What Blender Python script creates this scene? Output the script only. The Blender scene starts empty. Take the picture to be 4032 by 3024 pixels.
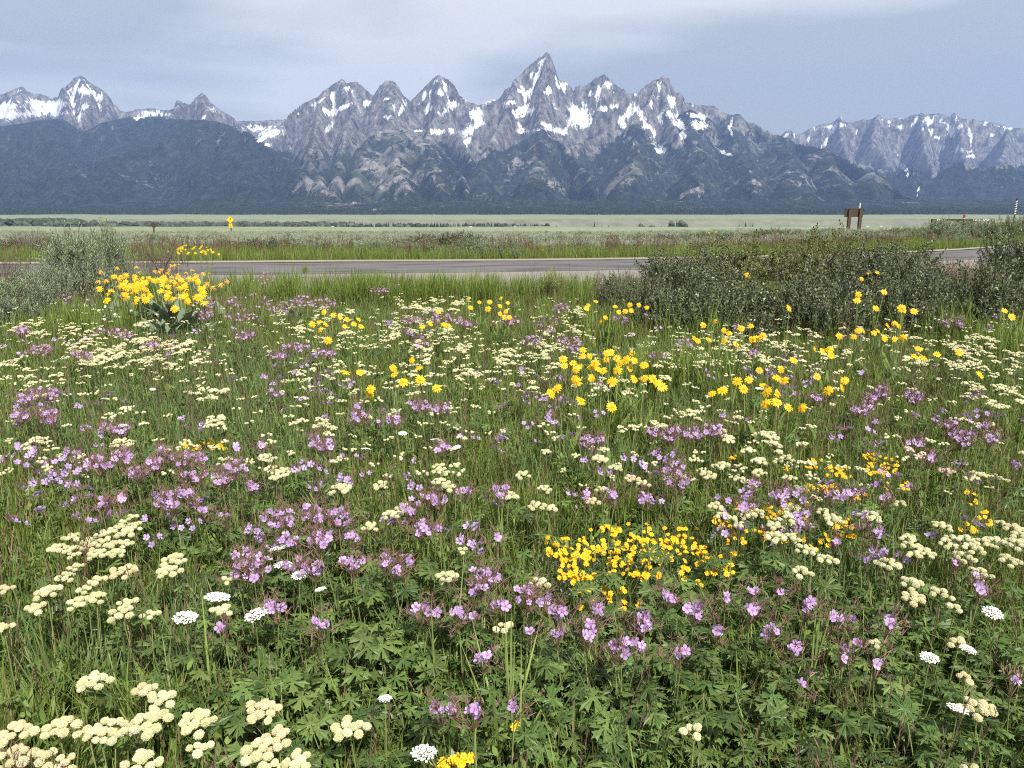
import bpy, bmesh, math, random
import numpy as np
from mathutils import Vector, Euler, Matrix
R = random.Random(7)
NR = np.random.default_rng(11)
rad = math.radians
sc = bpy.context.scene
col = sc.collection

# ------------------------------------------------------------------ camera, world, sun, exposure
F = 2912.0                       # focal length in pixels of a 4032 x 3024 frame (26 mm equivalent)
PITCH = math.atan((1512 - 820) / F)
EYE = Vector((0, 0, 1.62))
cam = bpy.data.objects.new('camera', bpy.data.cameras.new('camera'))
col.objects.link(cam)
cam.location = EYE
cam.rotation_euler = (rad(90) - PITCH, 0, 0)
cam.data.sensor_width = 36
cam.data.lens = 36 * F / 4032
cam.data.clip_start = 0.05
cam.data.clip_end = 60000
sc.camera = cam

SUN_EL, SUN_AZ = rad(50), rad(30)          # behind the camera, a little to the right
sd = Vector((math.sin(SUN_AZ) * math.cos(SUN_EL), -math.cos(SUN_AZ) * math.cos(SUN_EL), math.sin(SUN_EL)))
sun = bpy.data.objects.new('sun', bpy.data.lights.new('sun', 'SUN'))
col.objects.link(sun)
sun.rotation_euler = sd.to_track_quat('Z', 'Y').to_euler()
sun.data.energy = 5.0
sun.data.angle = rad(0.6)
sun.data.color = (1.0, 0.955, 0.86)

w = bpy.data.worlds.new('World')
sc.world = w
w.use_nodes = True
nt = w.node_tree
bg = nt.nodes['Background']
bg.inputs['Strength'].default_value = 0.1
sky = nt.nodes.new('ShaderNodeTexSky')
sky.sky_type = 'NISHITA'
sky.sun_disc = False
sky.sun_elevation = SUN_EL
sky.sun_rotation = rad(180) - SUN_AZ
tc = nt.nodes.new('ShaderNodeTexCoord')
mp = nt.nodes.new('ShaderNodeMapping')
mp.inputs['Scale'].default_value = (0.9, 0.9, 4.2); mp.inputs['Location'].default_value = (0.55, 0.2, 0.35)
mp.inputs['Rotation'].default_value = (0, rad(-4), 0)
nt.links.new(tc.outputs['Generated'], mp.inputs['Vector'])
n1 = nt.nodes.new('ShaderNodeTexNoise'); n1.inputs['Scale'].default_value = 1.9; n1.inputs['Detail'].default_value = 4; n1.inputs['Roughness'].default_value = 0.42; n1.inputs['Distortion'].default_value = 0.25
nt.links.new(mp.outputs['Vector'], n1.inputs['Vector'])
cr = nt.nodes.new('ShaderNodeValToRGB')
cr.color_ramp.elements[0].position = 0.445; cr.color_ramp.elements[0].color = (4.6, 4.8, 4.75, 1)
cr.color_ramp.elements[1].position = 0.575; cr.color_ramp.elements[1].color = (7.8, 7.75, 7.4, 1)
nt.links.new(n1.outputs['Fac'], cr.inputs['Fac'])
mx = nt.nodes.new('ShaderNodeMix'); mx.data_type = 'RGBA'; mx.inputs[0].default_value = 0.93
nt.links.new(sky.outputs['Color'], mx.inputs[6])
nt.links.new(cr.outputs['Color'], mx.inputs[7])
nt.links.new(mx.outputs[2], bg.inputs['Color'])

sc.view_settings.view_transform = 'Standard'
sc.view_settings.look = 'None'
sc.view_settings.exposure = 0.43
sc.view_settings.gamma = 1.0
sc.view_settings.use_curve_mapping = False
sc.render.engine = 'CYCLES'
cy = sc.cycles
cy.max_bounces = 5; cy.diffuse_bounces = 2; cy.glossy_bounces = 1; cy.transmission_bounces = 3; cy.transparent_max_bounces = 4; cy.volume_bounces = 0
cy.use_denoising = False
cy.denoising_prefilter = 'ACCURATE'
cy.filter_width = 1.1
cy.caustics_reflective = False; cy.caustics_refractive = False

# ------------------------------------------------------------------ camera model: pixel of the 4032 frame -> point of the place
cP, sP = math.cos(PITCH), math.sin(PITCH)
def ray(px, py):
    a, b = (px - 2016) / F, (1512 - py) / F
    return (a, cP + b * sP, -sP + b * cP)          # x, forward, up
def on_plane(px, py, z):
    d = ray(px, py); t = (z - EYE.z) / d[2]
    return (d[0] * t, d[1] * t)
def at_dist(px, py, Y):
    d = ray(px, py); t = Y / d[1]
    return (d[0] * t, Y, EYE.z + d[2] * t)
def project(x, y, z):
    z = z - EYE.z
    zc = y * cP - z * sP
    return 2016 + F * x / zc, 1512 - F * (y * sP + z * cP) / zc

# ------------------------------------------------------------------ noise in numpy
PERM = NR.permutation(4096).astype(np.int32)
GRAD = NR.random((4096, 2)).astype(np.float32) * 2 * np.pi
GX, GY = np.cos(GRAD[:, 0]), np.sin(GRAD[:, 0])
def gnoise(x, y):
    xi = np.floor(x).astype(np.int32); yi = np.floor(y).astype(np.int32)
    xf = (x - xi).astype(np.float32); yf = (y - yi).astype(np.float32)
    u = xf * xf * xf * (xf * (xf * 6 - 15) + 10); v = yf * yf * yf * (yf * (yf * 6 - 15) + 10)
    def g(ix, iy, dx, dy):
        h = PERM[(PERM[ix & 4095] + iy) & 4095]
        return GX[h] * dx + GY[h] * dy
    a = g(xi, yi, xf, yf); b = g(xi + 1, yi, xf - 1, yf); c = g(xi, yi + 1, xf, yf - 1); d = g(xi + 1, yi + 1, xf - 1, yf - 1)
    return ((a + (b - a) * u) * (1 - v) + (c + (d - c) * u) * v) * 1.45
def fbm(x, y, o=5, gain=0.5, ridged=False):
    s = 0; a = 1.0; t = 0
    for k in range(o):
        n = gnoise(x * 2 ** k + 17.3 * k, y * 2 ** k - 9.1 * k)
        if ridged: n = 1 - 2 * np.abs(n)
        s = s + a * n; t += a; a *= gain
    return s / t
def sstep(a, b, x):
    t = np.clip((x - a) / (b - a), 0, 1)
    return t * t * (3 - 2 * t)

# ------------------------------------------------------------------ materials
MATS = {}
def nodes_of(m):
    m.use_nodes = True
    t = m.node_tree
    return t, t.nodes, t.links, t.nodes['Principled BSDF']
def leafmat(name, a, b, rough=0.55, trans=0.25, val=0.35, spec=0.3, rim=None, rimpos=(0.3, 0.9), grain=None):
    """colour wanders between a and b from plant to plant (object random) and, with rim, along the stored 'rad' of a petal"""
    m = bpy.data.materials.new(name); t, N, L, P = nodes_of(m)
    oi0 = N.new('ShaderNodeObjectInfo'); ge = N.new('ShaderNodeNewGeometry')
    ad = N.new('ShaderNodeMath'); ad.operation = 'ADD'; L.new(oi0.outputs['Random'], ad.inputs[0]); L.new(ge.outputs['Random Per Island'], ad.inputs[1])
    oi = N.new('ShaderNodeMath'); oi.operation = 'FRACT'; L.new(ad.outputs[0], oi.inputs[0])
    mi = N.new('ShaderNodeMix'); mi.data_type = 'RGBA'
    mi.inputs[6].default_value = (*a, 1); mi.inputs[7].default_value = (*b, 1)
    L.new(oi.outputs[0], mi.inputs[0])
    out = mi.outputs[2]
    if rim:
        at = N.new('ShaderNodeAttribute'); at.attribute_name = 'rad'
        mr = N.new('ShaderNodeMapRange'); mr.inputs['From Min'].default_value = rimpos[0]; mr.inputs['From Max'].default_value = rimpos[1]
        L.new(at.outputs['Fac'], mr.inputs['Value'])
        m2 = N.new('ShaderNodeMix'); m2.data_type = 'RGBA'
        m2.inputs[6].default_value = (*rim, 1)
        L.new(mr.outputs['Result'], m2.inputs[0]); L.new(out, m2.inputs[7]); out = m2.outputs[2]
    if grain:
        tco = N.new('ShaderNodeTexCoord'); nz = N.new('ShaderNodeTexNoise'); nz.inputs['Scale'].default_value = grain; nz.inputs['Detail'].default_value = 3
        L.new(tco.outputs['Object'], nz.inputs['Vector'])
        mg = N.new('ShaderNodeMapRange'); mg.inputs['From Min'].default_value = 0.3; mg.inputs['From Max'].default_value = 0.7; mg.inputs['To Min'].default_value = 0.62; mg.inputs['To Max'].default_value = 1.12
        L.new(nz.outputs['Fac'], mg.inputs['Value'])
        hs2 = N.new('ShaderNodeHueSaturation'); L.new(mg.outputs['Result'], hs2.inputs['Value']); L.new(out, hs2.inputs['Color']); out = hs2.outputs['Color']
    hs = N.new('ShaderNodeHueSaturation')
    ma = N.new('ShaderNodeMath'); ma.operation = 'MULTIPLY_ADD'; ma.inputs[1].default_value = 7.31; ma.inputs[2].default_value = 0.0
    fr = N.new('ShaderNodeMath'); fr.operation = 'FRACT'
    L.new(oi.outputs[0], ma.inputs[0]); L.new(ma.outputs[0], fr.inputs[0])
    mv = N.new('ShaderNodeMapRange'); mv.inputs['To Min'].default_value = 1 - val; mv.inputs['To Max'].default_value = 1 + val
    L.new(fr.outputs[0], mv.inputs['Value']); L.new(mv.outputs['Result'], hs.inputs['Value']); L.new(out, hs.inputs['Color'])
    L.new(hs.outputs['Color'], P.inputs['Base Color'])
    P.inputs['Roughness'].default_value = rough
    P.inputs['Specular IOR Level'].default_value = spec
    if trans:
        tr = N.new('ShaderNodeBsdfTranslucent'); L.new(hs.outputs['Color'], tr.inputs['Color'])
        ms = N.new('ShaderNodeMixShader'); ms.inputs[0].default_value = trans
        L.new(P.outputs[0], ms.inputs[1]); L.new(tr.outputs[0], ms.inputs[2])
        L.new(ms.outputs[0], N['Material Output'].inputs['Surface'])
    MATS[name] = m
    return m
def plainmat(name, c, rough=0.7, grain=None, c2=None, metal=0, spec=0.4, bump=0.0, stretch=(1, 1, 1)):
    m = bpy.data.materials.new(name); t, N, L, P = nodes_of(m)
    P.inputs['Roughness'].default_value = rough; P.inputs['Metallic'].default_value = metal; P.inputs['Specular IOR Level'].default_value = spec
    P.inputs['Base Color'].default_value = (*c, 1)
    if grain:
        tco = N.new('ShaderNodeTexCoord'); mp_ = N.new('ShaderNodeMapping'); mp_.inputs['Scale'].default_value = stretch
        L.new(tco.outputs['Object'], mp_.inputs['Vector'])
        nz = N.new('ShaderNodeTexNoise'); nz.inputs['Scale'].default_value = grain; nz.inputs['Detail'].default_value = 6; nz.inputs['Roughness'].default_value = 0.65
        L.new(mp_.outputs[0], nz.inputs['Vector'])
        mr = N.new('ShaderNodeMapRange'); mr.inputs['From Min'].default_value = 0.3; mr.inputs['From Max'].default_value = 0.7
        L.new(nz.outputs['Fac'], mr.inputs['Value'])
        mi = N.new('ShaderNodeMix'); mi.data_type = 'RGBA'; mi.inputs[6].default_value = (*c, 1); mi.inputs[7].default_value = (*(c2 or tuple(v * 0.6 for v in c)), 1)
        L.new(mr.outputs['Result'], mi.inputs[0]); L.new(mi.outputs[2], P.inputs['Base Color'])
        if bump:
            bp = N.new('ShaderNodeBump'); bp.inputs['Distance'].default_value = bump
            L.new(nz.outputs['Fac'], bp.inputs['Height']); L.new(bp.outputs[0], P.inputs['Normal'])
    MATS[name] = m
    return m

leafmat('grass_green', (0.135, 0.205, 0.034), (0.225, 0.285, 0.068), trans=0.36, val=0.4)
leafmat('grass_blue', (0.12, 0.20, 0.055), (0.18, 0.25, 0.090), trans=0.3, val=0.35)
leafmat('grass_dry', (0.28, 0.21, 0.12), (0.20, 0.12, 0.075), trans=0.2)
leafmat('seedhead', (0.13, 0.075, 0.06), (0.21, 0.135, 0.09), trans=0.15)
leafmat('dock_red', (0.17, 0.085, 0.055), (0.22, 0.14, 0.09), trans=0.15)
leafmat('geranium_leaf', (0.072, 0.132, 0.034), (0.150, 0.215, 0.056), trans=0.30, val=0.35, rough=0.45, spec=0.4)
leafmat('red_leaf', (0.35, 0.05, 0.03), (0.42, 0.13, 0.05), trans=0.25)
leafmat('forb_leaf', (0.105, 0.180, 0.035), (0.180, 0.25, 0.060), trans=0.32, val=0.35)
leafmat('grey_leaf', (0.21, 0.27, 0.19), (0.27, 0.32, 0.24), trans=0.15, val=0.25)
leafmat('stem_green', (0.16, 0.21, 0.065), (0.24, 0.27, 0.10), trans=0.0, val=0.2)
leafmat('stem_brown', (0.17, 0.10, 0.06), (0.22, 0.15, 0.09), trans=0.0, val=0.2)
leafmat('spent_bloom', (0.24, 0.13, 0.115), (0.29, 0.18, 0.14), trans=0.15, val=0.25)
leafmat('geranium_petal', (0.42, 0.27, 0.55), (0.57, 0.43, 0.69), trans=0.25, val=0.12, rim=(0.46, 0.18, 0.44), rimpos=(0.05, 0.55), rough=0.6)
leafmat('geranium_eye', (0.55, 0.25, 0.35), (0.6, 0.3, 0.4), trans=0)
leafmat('cream_bloom', (0.60, 0.58, 0.31), (0.68, 0.67, 0.43), trans=0.12, val=0.10, rough=0.85, grain=6)
leafmat('tan_bloom', (0.62, 0.54, 0.31), (0.67, 0.60, 0.37), trans=0.12, val=0.10, rough=0.85, grain=6)
leafmat('pink_bloom', (0.72, 0.50, 0.42), (0.76, 0.60, 0.48), trans=0.12, val=0.10, rough=0.85, grain=6)
leafmat('bract', (0.20, 0.28, 0.07), (0.30, 0.36, 0.12), trans=0.2, val=0.2)
leafmat('sunflower_ray', (0.82, 0.50, 0.006), (0.88, 0.58, 0.010), trans=0.2, val=0.08, rim=(0.80, 0.40, 0.008), rimpos=(0.2, 0.7))
leafmat('sunflower_disc', (0.62, 0.30, 0.01), (0.70, 0.38, 0.02), trans=0, val=0.15)
leafmat('faded_ray', (0.70, 0.36, 0.03), (0.76, 0.44, 0.06), trans=0.2, val=0.12)
leafmat('gold_ray', (0.86, 0.46, 0.006), (0.90, 0.54, 0.012), trans=0.2, val=0.08)
leafmat('gold_disc', (0.70, 0.30, 0.006), (0.76, 0.36, 0.01), trans=0, val=0.1)
leafmat('yarrow_white', (0.80, 0.80, 0.76), (0.84, 0.84, 0.80), trans=0.1, val=0.05)
leafmat('daisy_white', (0.80, 0.76, 0.80), (0.82, 0.80, 0.82), trans=0.2, val=0.05)
leafmat('shrub_leaf', (0.075, 0.102, 0.040), (0.15, 0.175, 0.090), trans=0.15, val=0.45, rough=0.4, spec=0.5)
leafmat('shrub_leaf_olive', (0.11, 0.145, 0.032), (0.18, 0.205, 0.06), trans=0.2, val=0.4)
leafmat('sage_leaf', (0.165, 0.21, 0.115), (0.27, 0.325, 0.20), trans=0.1, val=0.3)
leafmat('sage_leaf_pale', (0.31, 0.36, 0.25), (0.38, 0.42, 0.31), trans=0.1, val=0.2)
leafmat('rabbit_leaf', (0.24, 0.30, 0.08), (0.32, 0.36, 0.12), trans=0.2, val=0.2)
leafmat('balsam_leaf', (0.13, 0.18, 0.11), (0.18, 0.225, 0.145), trans=0.15, val=0.2)
leafmat('twig', (0.10, 0.085, 0.07), (0.17, 0.14, 0.12), trans=0, val=0.3)
leafmat('conifer', (0.018, 0.030, 0.020), (0.032, 0.046, 0.028), trans=0, val=0.4, rough=0.8)
leafmat('cottonwood', (0.055, 0.074, 0.048), (0.078, 0.098, 0.062), trans=0, val=0.35, rough=0.8)
plainmat('bark', (0.10, 0.075, 0.055), 0.9, grain=9, bump=0.02)
plainmat('sign_brown', (0.062, 0.044, 0.031), 0.75, grain=6, c2=(0.045, 0.028, 0.02), stretch=(1, 1, 8))
plainmat('post_brown', (0.085, 0.058, 0.042), 0.85, grain=5, c2=(0.05, 0.034, 0.026), stretch=(6, 6, 1))
plainmat('sign_yellow', (0.80, 0.52, 0.01), 0.45)
plainmat('sign_mark', (0.12, 0.09, 0.02), 0.5)
plainmat('white_paint', (0.78, 0.78, 0.76), 0.5)
plainmat('dark_paint', (0.03, 0.025, 0.02), 0.6)
plainmat('red_lens', (0.35, 0.015, 0.02), 0.25)
plainmat('green_paint', (0.015, 0.06, 0.035), 0.5)
plainmat('galvanised', (0.25, 0.25, 0.25), 0.5, metal=0.6)
plainmat('glass_dark', (0.02, 0.025, 0.03), 0.1)
plainmat('tyre', (0.02, 0.02, 0.02), 0.8)
plainmat('stone_brown', (0.17, 0.12, 0.095), 0.9, grain=14, c2=(0.10, 0.07, 0.055), bump=0.01)

# ------------------------------------------------------------------ mesh building
class MB:
    def __init__(s): s.v = []; s.f = []; s.m = []; s.r = []
    def add(s, verts, faces, mat=0, radv=None):
        o = len(s.v); s.v += [tuple(p) for p in verts]
        s.f += [tuple(i + o for i in f) for f in faces]; s.m += [mat] * len(faces)
        s.r += list(radv) if radv is not None else [1.0] * len(verts)
    def addm(s, other, M=None, mat=None):
        vs = [M @ Vector(p) for p in other.v] if M is not None else other.v
        o = len(s.v); s.v += [tuple(p) for p in vs]; s.r += other.r
        s.f += [tuple(i + o for i in f) for f in other.f]
        s.m += other.m if mat is None else [mat] * len(other.f)
    def tube(s, pts, radii, n=4, mat=0, cap=True):
        pts = [Vector(p) for p in pts]; ring = []; vs = []
        for i, p in enumerate(pts):
            d = (pts[min(i + 1, len(pts) - 1)] - pts[max(i - 1, 0)])
            d = d.normalized() if d.length > 1e-9 else Vector((0, 0, 1))
            a = d.cross(Vector((0.31, 0.95, 0.05)));
            if a.length < 1e-4: a = d.cross(Vector((1, 0, 0)))
            a.normalize(); b = d.cross(a)
            r = radii[i] if hasattr(radii, '__len__') else radii
            vs += [p + (a * math.cos(2 * math.pi * k / n) + b * math.sin(2 * math.pi * k / n)) * r for k in range(n)]
        fs = [(i * n + k, i * n + (k + 1) % n, (i + 1) * n + (k + 1) % n, (i + 1) * n + k) for i in range(len(pts) - 1) for k in range(n)]
        if cap: fs += [tuple(range((len(pts) - 1) * n, len(pts) * n)), tuple(reversed(range(n)))]
        s.add(vs, fs, mat)
    def box(s, c, d, mat=0, M=None):
        vs = [Vector((c[0] + d[0] * x / 2, c[1] + d[1] * y / 2, c[2] + d[2] * z / 2)) for x in (-1, 1) for y in (-1, 1) for z in (-1, 1)]
        if M is not None: vs = [M @ v for v in vs]
        s.add(vs, [(0, 1, 3, 2), (4, 6, 7, 5), (0, 4, 5, 1), (2, 3, 7, 6), (0, 2, 6, 4), (1, 5, 7, 3)], mat)
    def blade(s, base, az, length, width, lean, curl, segs=4, mat=0, fold=0.0, shape=None):
        """a strip leaf that leaves base with angle lean off the vertical and bends by curl more towards its tip"""
        p = Vector(base); h = Vector((math.cos(az), math.sin(az), 0)); side = Vector((-math.sin(az), math.cos(az), 0))
        vs = []; rr = []
        for i in range(segs + 1):
            t = i / segs
            wd = width * (shape(t) if shape else (1 - t ** 2.2) * (0.75 + 0.5 * t)) / 2
            a = lean + curl * t
            if i == segs and not shape: vs.append(p.copy()); rr.append(1)
            else:
                up = Vector((0, 0, 1)) * math.sin(a) - h * math.cos(a)
                vs += [p + side * wd + up * (-fold * wd), p - side * wd + up * (-fold * wd)]; rr += [t, t]
            p = p + (h * math.sin(a) + Vector((0, 0, 1)) * math.cos(a)) * (length / segs)
        fs = [(2 * i, 2 * i + 1, 2 * i + 3, 2 * i + 2) for i in range(segs - (0 if shape else 1))]
        if not shape: fs.append((2 * segs - 2, 2 * segs - 1, 2 * segs))
        s.add(vs, fs, mat, rr)
    def mesh(s, name, mats, smooth=False):
        me = bpy.data.meshes.new(name)
        me.from_pydata(s.v, [], s.f)
        for m in (mats if isinstance(mats, (list, tuple)) else [mats]): me.materials.append(MATS[m])
        me.polygons.foreach_set('material_index', s.m)
        if smooth: me.polygons.foreach_set('use_smooth', [True] * len(s.f))
        at = me.attributes.new('rad', 'FLOAT', 'POINT'); at.data.foreach_set('value', s.r)
        me.update()
        return me
def link(name, me, parent=None, loc=None, rot=None, scale=None):
    o = bpy.data.objects.new(name, me); col.objects.link(o)
    if parent is not None: o.parent = parent
    if loc is not None: o.location = loc
    if rot is not None: o.rotation_euler = rot
    if scale is not None: o.scale = (scale,) * 3 if not hasattr(scale, '__len__') else scale
    return o
def thing(name, label, cat, loc=(0, 0, 0), group=None, rotz=0, me=None):
    o = bpy.data.objects.new(name, me); col.objects.link(o)
    o.location = loc; o.rotation_euler = (0, 0, rotz)
    if label: o['label'] = label
    o['category'] = cat
    if group: o['group'] = group
    return o
NPROTO = [0]
def protos(meshes, name):
    c = bpy.data.collections.new(name + '_kinds')
    for i, me in enumerate(meshes):
        c.objects.link(bpy.data.objects.new('%s_kind_%02d' % (name, i), me))
    return c
def scatter(name, coll, pts, rot, scl, idx, kind='stuff', label=None):
    """one object of kind stuff: a point per plant, each drawn as one of the meshes of coll"""
    n = len(pts)
    me = bpy.data.meshes.new(name); me.vertices.add(n)
    me.vertices.foreach_set('co', np.asarray(pts, dtype=np.float32).ravel())
    a = me.attributes.new('turn', 'FLOAT_VECTOR', 'POINT'); a.data.foreach_set('vector', np.asarray(rot, dtype=np.float32).ravel())
    a = me.attributes.new('size', 'FLOAT', 'POINT'); a.data.foreach_set('value', np.asarray(scl, dtype=np.float32).ravel())
    a = me.attributes.new('pick', 'INT', 'POINT'); a.data.foreach_set('value', np.asarray(idx, dtype=np.int32).ravel())
    o = link(name, me); o['kind'] = kind
    if label: o['label'] = label
    g = bpy.data.node_groups.new(name, 'GeometryNodeTree')
    g.interface.new_socket('Geometry', in_out='INPUT', socket_type='NodeSocketGeometry')
    g.interface.new_socket('Geometry', in_out='OUTPUT', socket_type='NodeSocketGeometry')
    N = g.nodes; gi = N.new('NodeGroupInput'); go = N.new('NodeGroupOutput'); ip = N.new('GeometryNodeInstanceOnPoints'); ci = N.new('GeometryNodeCollectionInfo')
    ci.inputs['Collection'].default_value = coll; ci.inputs['Separate Children'].default_value = True; ci.inputs['Reset Children'].default_value = True
    ip.inputs['Pick Instance'].default_value = True
    def na(nm, ty):
        x = N.new('GeometryNodeInputNamedAttribute'); x.data_type = ty; x.inputs['Name'].default_value = nm
        return [q for q in x.outputs if q.enabled and q.name == 'Attribute'][0]
    L = g.links
    L.new(gi.outputs[0], ip.inputs['Points']); L.new(ci.outputs[0], ip.inputs['Instance'])
    L.new(na('pick', 'INT'), ip.inputs['Instance Index']); L.new(na('turn', 'FLOAT_VECTOR'), ip.inputs['Rotation']); L.new(na('size', 'FLOAT'), ip.inputs['Scale'])
    L.new(ip.outputs[0], go.inputs[0])
    o.modifiers.new('plants', 'NODES').node_group = g
    return o
# ------------------------------------------------------------------ the lie of the land
_oy = np.array([-400, 0, 14, 23, 40, 60, 100, 200, 400, 800, 1300])
_oz = np.array([0, 0, 0, 0, -0.40, -0.80, -1.75, -4.56, -9.6, -19.0, -29.6])
def gz(x, y):
    """height of the ground (numpy or float)"""
    x = np.asarray(x, dtype=float); y = np.asarray(y, dtype=float)
    z = np.interp(y, _oy, _oz)
    z = z + (0.35 * sstep(5, 25, x) * sstep(26, 40, y) * (1 - sstep(60, 140, y)))
    k = sstep(1310, 1480, y); z = z * (1 - k) - 52 * k
    bank = 2200 + 120 * gnoise(x / 900.0, y * 0 + 3.0)
    k = sstep(bank, bank + 70, y); z = np.where(y > 1900, z * (1 - k) + (-30) * k, z)
    z = z + 0.9 * np.clip((y - 60) / 300, 0, 1) * gnoise(x / 60.0, y / 60.0) + 1.5 * np.clip((y - 400) / 800, 0, 1) * gnoise(x / 300.0, y / 300.0)
    return z
def gz1(x, y): return float(gz(x, y))
# road: far edge as y of x
_rx = np.array([-200, -60, -15, -10, 0, 6, 14, 20, 40, 90, 200])
_ry = np.array([16.0, 20.5, 22.0, 22.4, 23.5, 25.3, 29.0, 32.2, 43.5, 75, 150])
def road_far(x):
    xs = np.linspace(-1, 1, 9) * 3.0
    return sum(np.interp(np.asarray(x, dtype=float) + d, _rx, _ry) for d in xs) / 9
def road_near(x): return road_far(x) - 4.1 - 0.055 * np.clip(np.asarray(x, dtype=float), 0, 60)

def grid_mesh(name, X, Y, Z, mat, attrs=None, smooth=True):
    r, c = X.shape
    me = bpy.data.meshes.new(name)
    me.vertices.add(r * c)
    me.vertices.foreach_set('co', np.stack([X, Y, Z], -1).astype(np.float32).ravel())
    i = np.arange(r * c).reshape(r, c)
    q = np.stack([i[:-1, :-1], i[:-1, 1:], i[1:, 1:], i[1:, :-1]], -1).reshape(-1, 4)
    me.loops.add(q.size); me.loops.foreach_set('vertex_index', q.ravel().astype(np.int32))
    me.polygons.add(len(q)); me.polygons.foreach_set('loop_start', np.arange(0, q.size, 4, dtype=np.int32))
    me.polygons.foreach_set('use_smooth', np.full(len(q), smooth))
    for k, v in (attrs or {}).items():
        a = me.attributes.new(k, 'FLOAT', 'POINT'); a.data.foreach_set('value', v.astype(np.float32).ravel())
    me.materials.append(mat); me.update(); me.validate()
    return me

# ground material: soil and litter near, sage plain far
def ground_material():
    m = bpy.data.materials.new('ground'); t, N, L, P = nodes_of(m)
    g = N.new('ShaderNodeNewGeometry')
    def noise(scale, detail, stretch=(1, 1, 1), rough=0.6):
        mp_ = N.new('ShaderNodeMapping'); mp_.inputs['Scale'].default_value = stretch
        L.new(g.outputs['Position'], mp_.inputs['Vector'])
        n = N.new('ShaderNodeTexNoise'); n.inputs['Scale'].default_value = scale; n.inputs['Detail'].default_value = detail; n.inputs['Roughness'].default_value = rough
        L.new(mp_.outputs[0], n.inputs['Vector']); return n.outputs['Fac']
    def ramp(fac, stops):
        r = N.new('ShaderNodeValToRGB'); e = r.color_ramp.elements
        while len(e) < len(stops): e.new(0.5)
        for q, (p, c) in zip(e, stops): q.position = p; q.color = (*c, 1)
        L.new(fac, r.inputs['Fac']); return r.outputs['Color']
    def mix(f, a, b):
        x = N.new('ShaderNodeMix'); x.data_type = 'RGBA'; L.new(f, x.inputs[0]); L.new(a, x.inputs[6]); L.new(b, x.inputs[7]); return x.outputs[2]
    soil = ramp(noise(22, 6), [(0.3, (0.055, 0.045, 0.030)), (0.55, (0.10, 0.08, 0.055)), (0.75, (0.17, 0.135, 0.10))])
    litter = ramp(noise(5, 5), [(0.35, (0.045, 0.06, 0.022)), (0.7, (0.10, 0.105, 0.05))])
    near = mix(noise(9, 4), soil, litter)
    sage = ramp(noise(0.22, 8, (1, 0.6, 1), 0.75), [(0.36, (0.12, 0.145, 0.085)), (0.5, (0.215, 0.25, 0.16)), (0.62, (0.30, 0.33, 0.235))])
    sage2 = ramp(noise(0.012, 6, (1, 3.0, 1)), [(0.40, (0.14, 0.165, 0.095)), (0.58, (0.27, 0.30, 0.20))])
    fs = N.new('ShaderNodeMix'); fs.data_type = 'RGBA'; fs.inputs[0].default_value = 0.45; L.new(sage, fs.inputs[6]); L.new(sage2, fs.inputs[7])
    at = N.new('ShaderNodeAttribute'); at.attribute_name = 'plain'
    c1 = mix(at.outputs['Fac'], near, fs.outputs[2])
    at2 = N.new('ShaderNodeAttribute'); at2.attribute_name = 'bank'
    bankc = ramp(noise(0.02, 6, (1, 1, 2)), [(0.35, (0.145, 0.155, 0.11)), (0.65, (0.215, 0.22, 0.165))])
    c2 = mix(at2.outputs['Fac'], c1, bankc)
    at3 = N.new('ShaderNodeAttribute'); at3.attribute_name = 'gravel'
    grav = ramp(noise(35, 4, rough=0.8), [(0.3, (0.14, 0.122, 0.105)), (0.5, (0.24, 0.218, 0.195)), (0.7, (0.34, 0.315, 0.285))])
    c3 = mix(at3.outputs['Fac'], c2, grav)
    L.new(c3, P.inputs['Base Color']); P.inputs['Roughness'].default_value = 0.95; P.inputs['Specular IOR Level'].default_value = 0.15
    bp = N.new('ShaderNodeBump'); bp.inputs['Distance'].default_value = 0.03; bp.inputs['Strength'].default_value = 0.6
    L.new(noise(28, 5), bp.inputs['Height']); L.new(bp.outputs[0], P.inputs['Normal'])
    return m
ys = np.concatenate([[-300, -120, -50, -25, -12, -6], np.arange(-3, 62, 0.5), np.geomspace(62, 2100, 60), np.arange(2110, 2420, 14), np.geomspace(2440, 4600, 16)])
us = np.linspace(-2.2, 2.2, 241)
Yg = np.repeat(ys[:, None], len(us), 1)
Xg = us[None, :] * (45 + np.clip(Yg, 0, None))
Zg = gz(Xg, Yg) + np.where(Yg < 40, 0.03 * gnoise(Xg * 1.3, Yg * 1.3), 0)
nearroad = sstep(-6.2, -3.6, Yg - road_far(Xg)) * (1 - sstep(0.2, 0.7, Yg - road_far(Xg)))
gravel = np.clip(sstep(-9.2, -7.4, Yg - road_far(Xg) + 1.2 * gnoise(Xg / 2.3, Yg / 2.3) - 0.06 * np.clip(Xg, -20, 6)) * (1 - sstep(0.15, 0.6, Yg - road_far(Xg))), 0, 1)
Zg = Zg * (1 - nearroad * 0.999) + gz(Xg, Yg) * nearroad * 0.999
bank_y = 2200 + 120 * gnoise(Xg / 900.0, Xg * 0 + 3.0)
bank = sstep(bank_y - 110, bank_y, Yg) * (1 - sstep(bank_y + 60, bank_y + 90, Yg))
o = link('ground', grid_mesh('ground', Xg, Yg, Zg, ground_material(), {'plain': sstep(30, 48, Yg), 'bank': bank, 'gravel': gravel}))
o['kind'] = 'structure'

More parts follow.
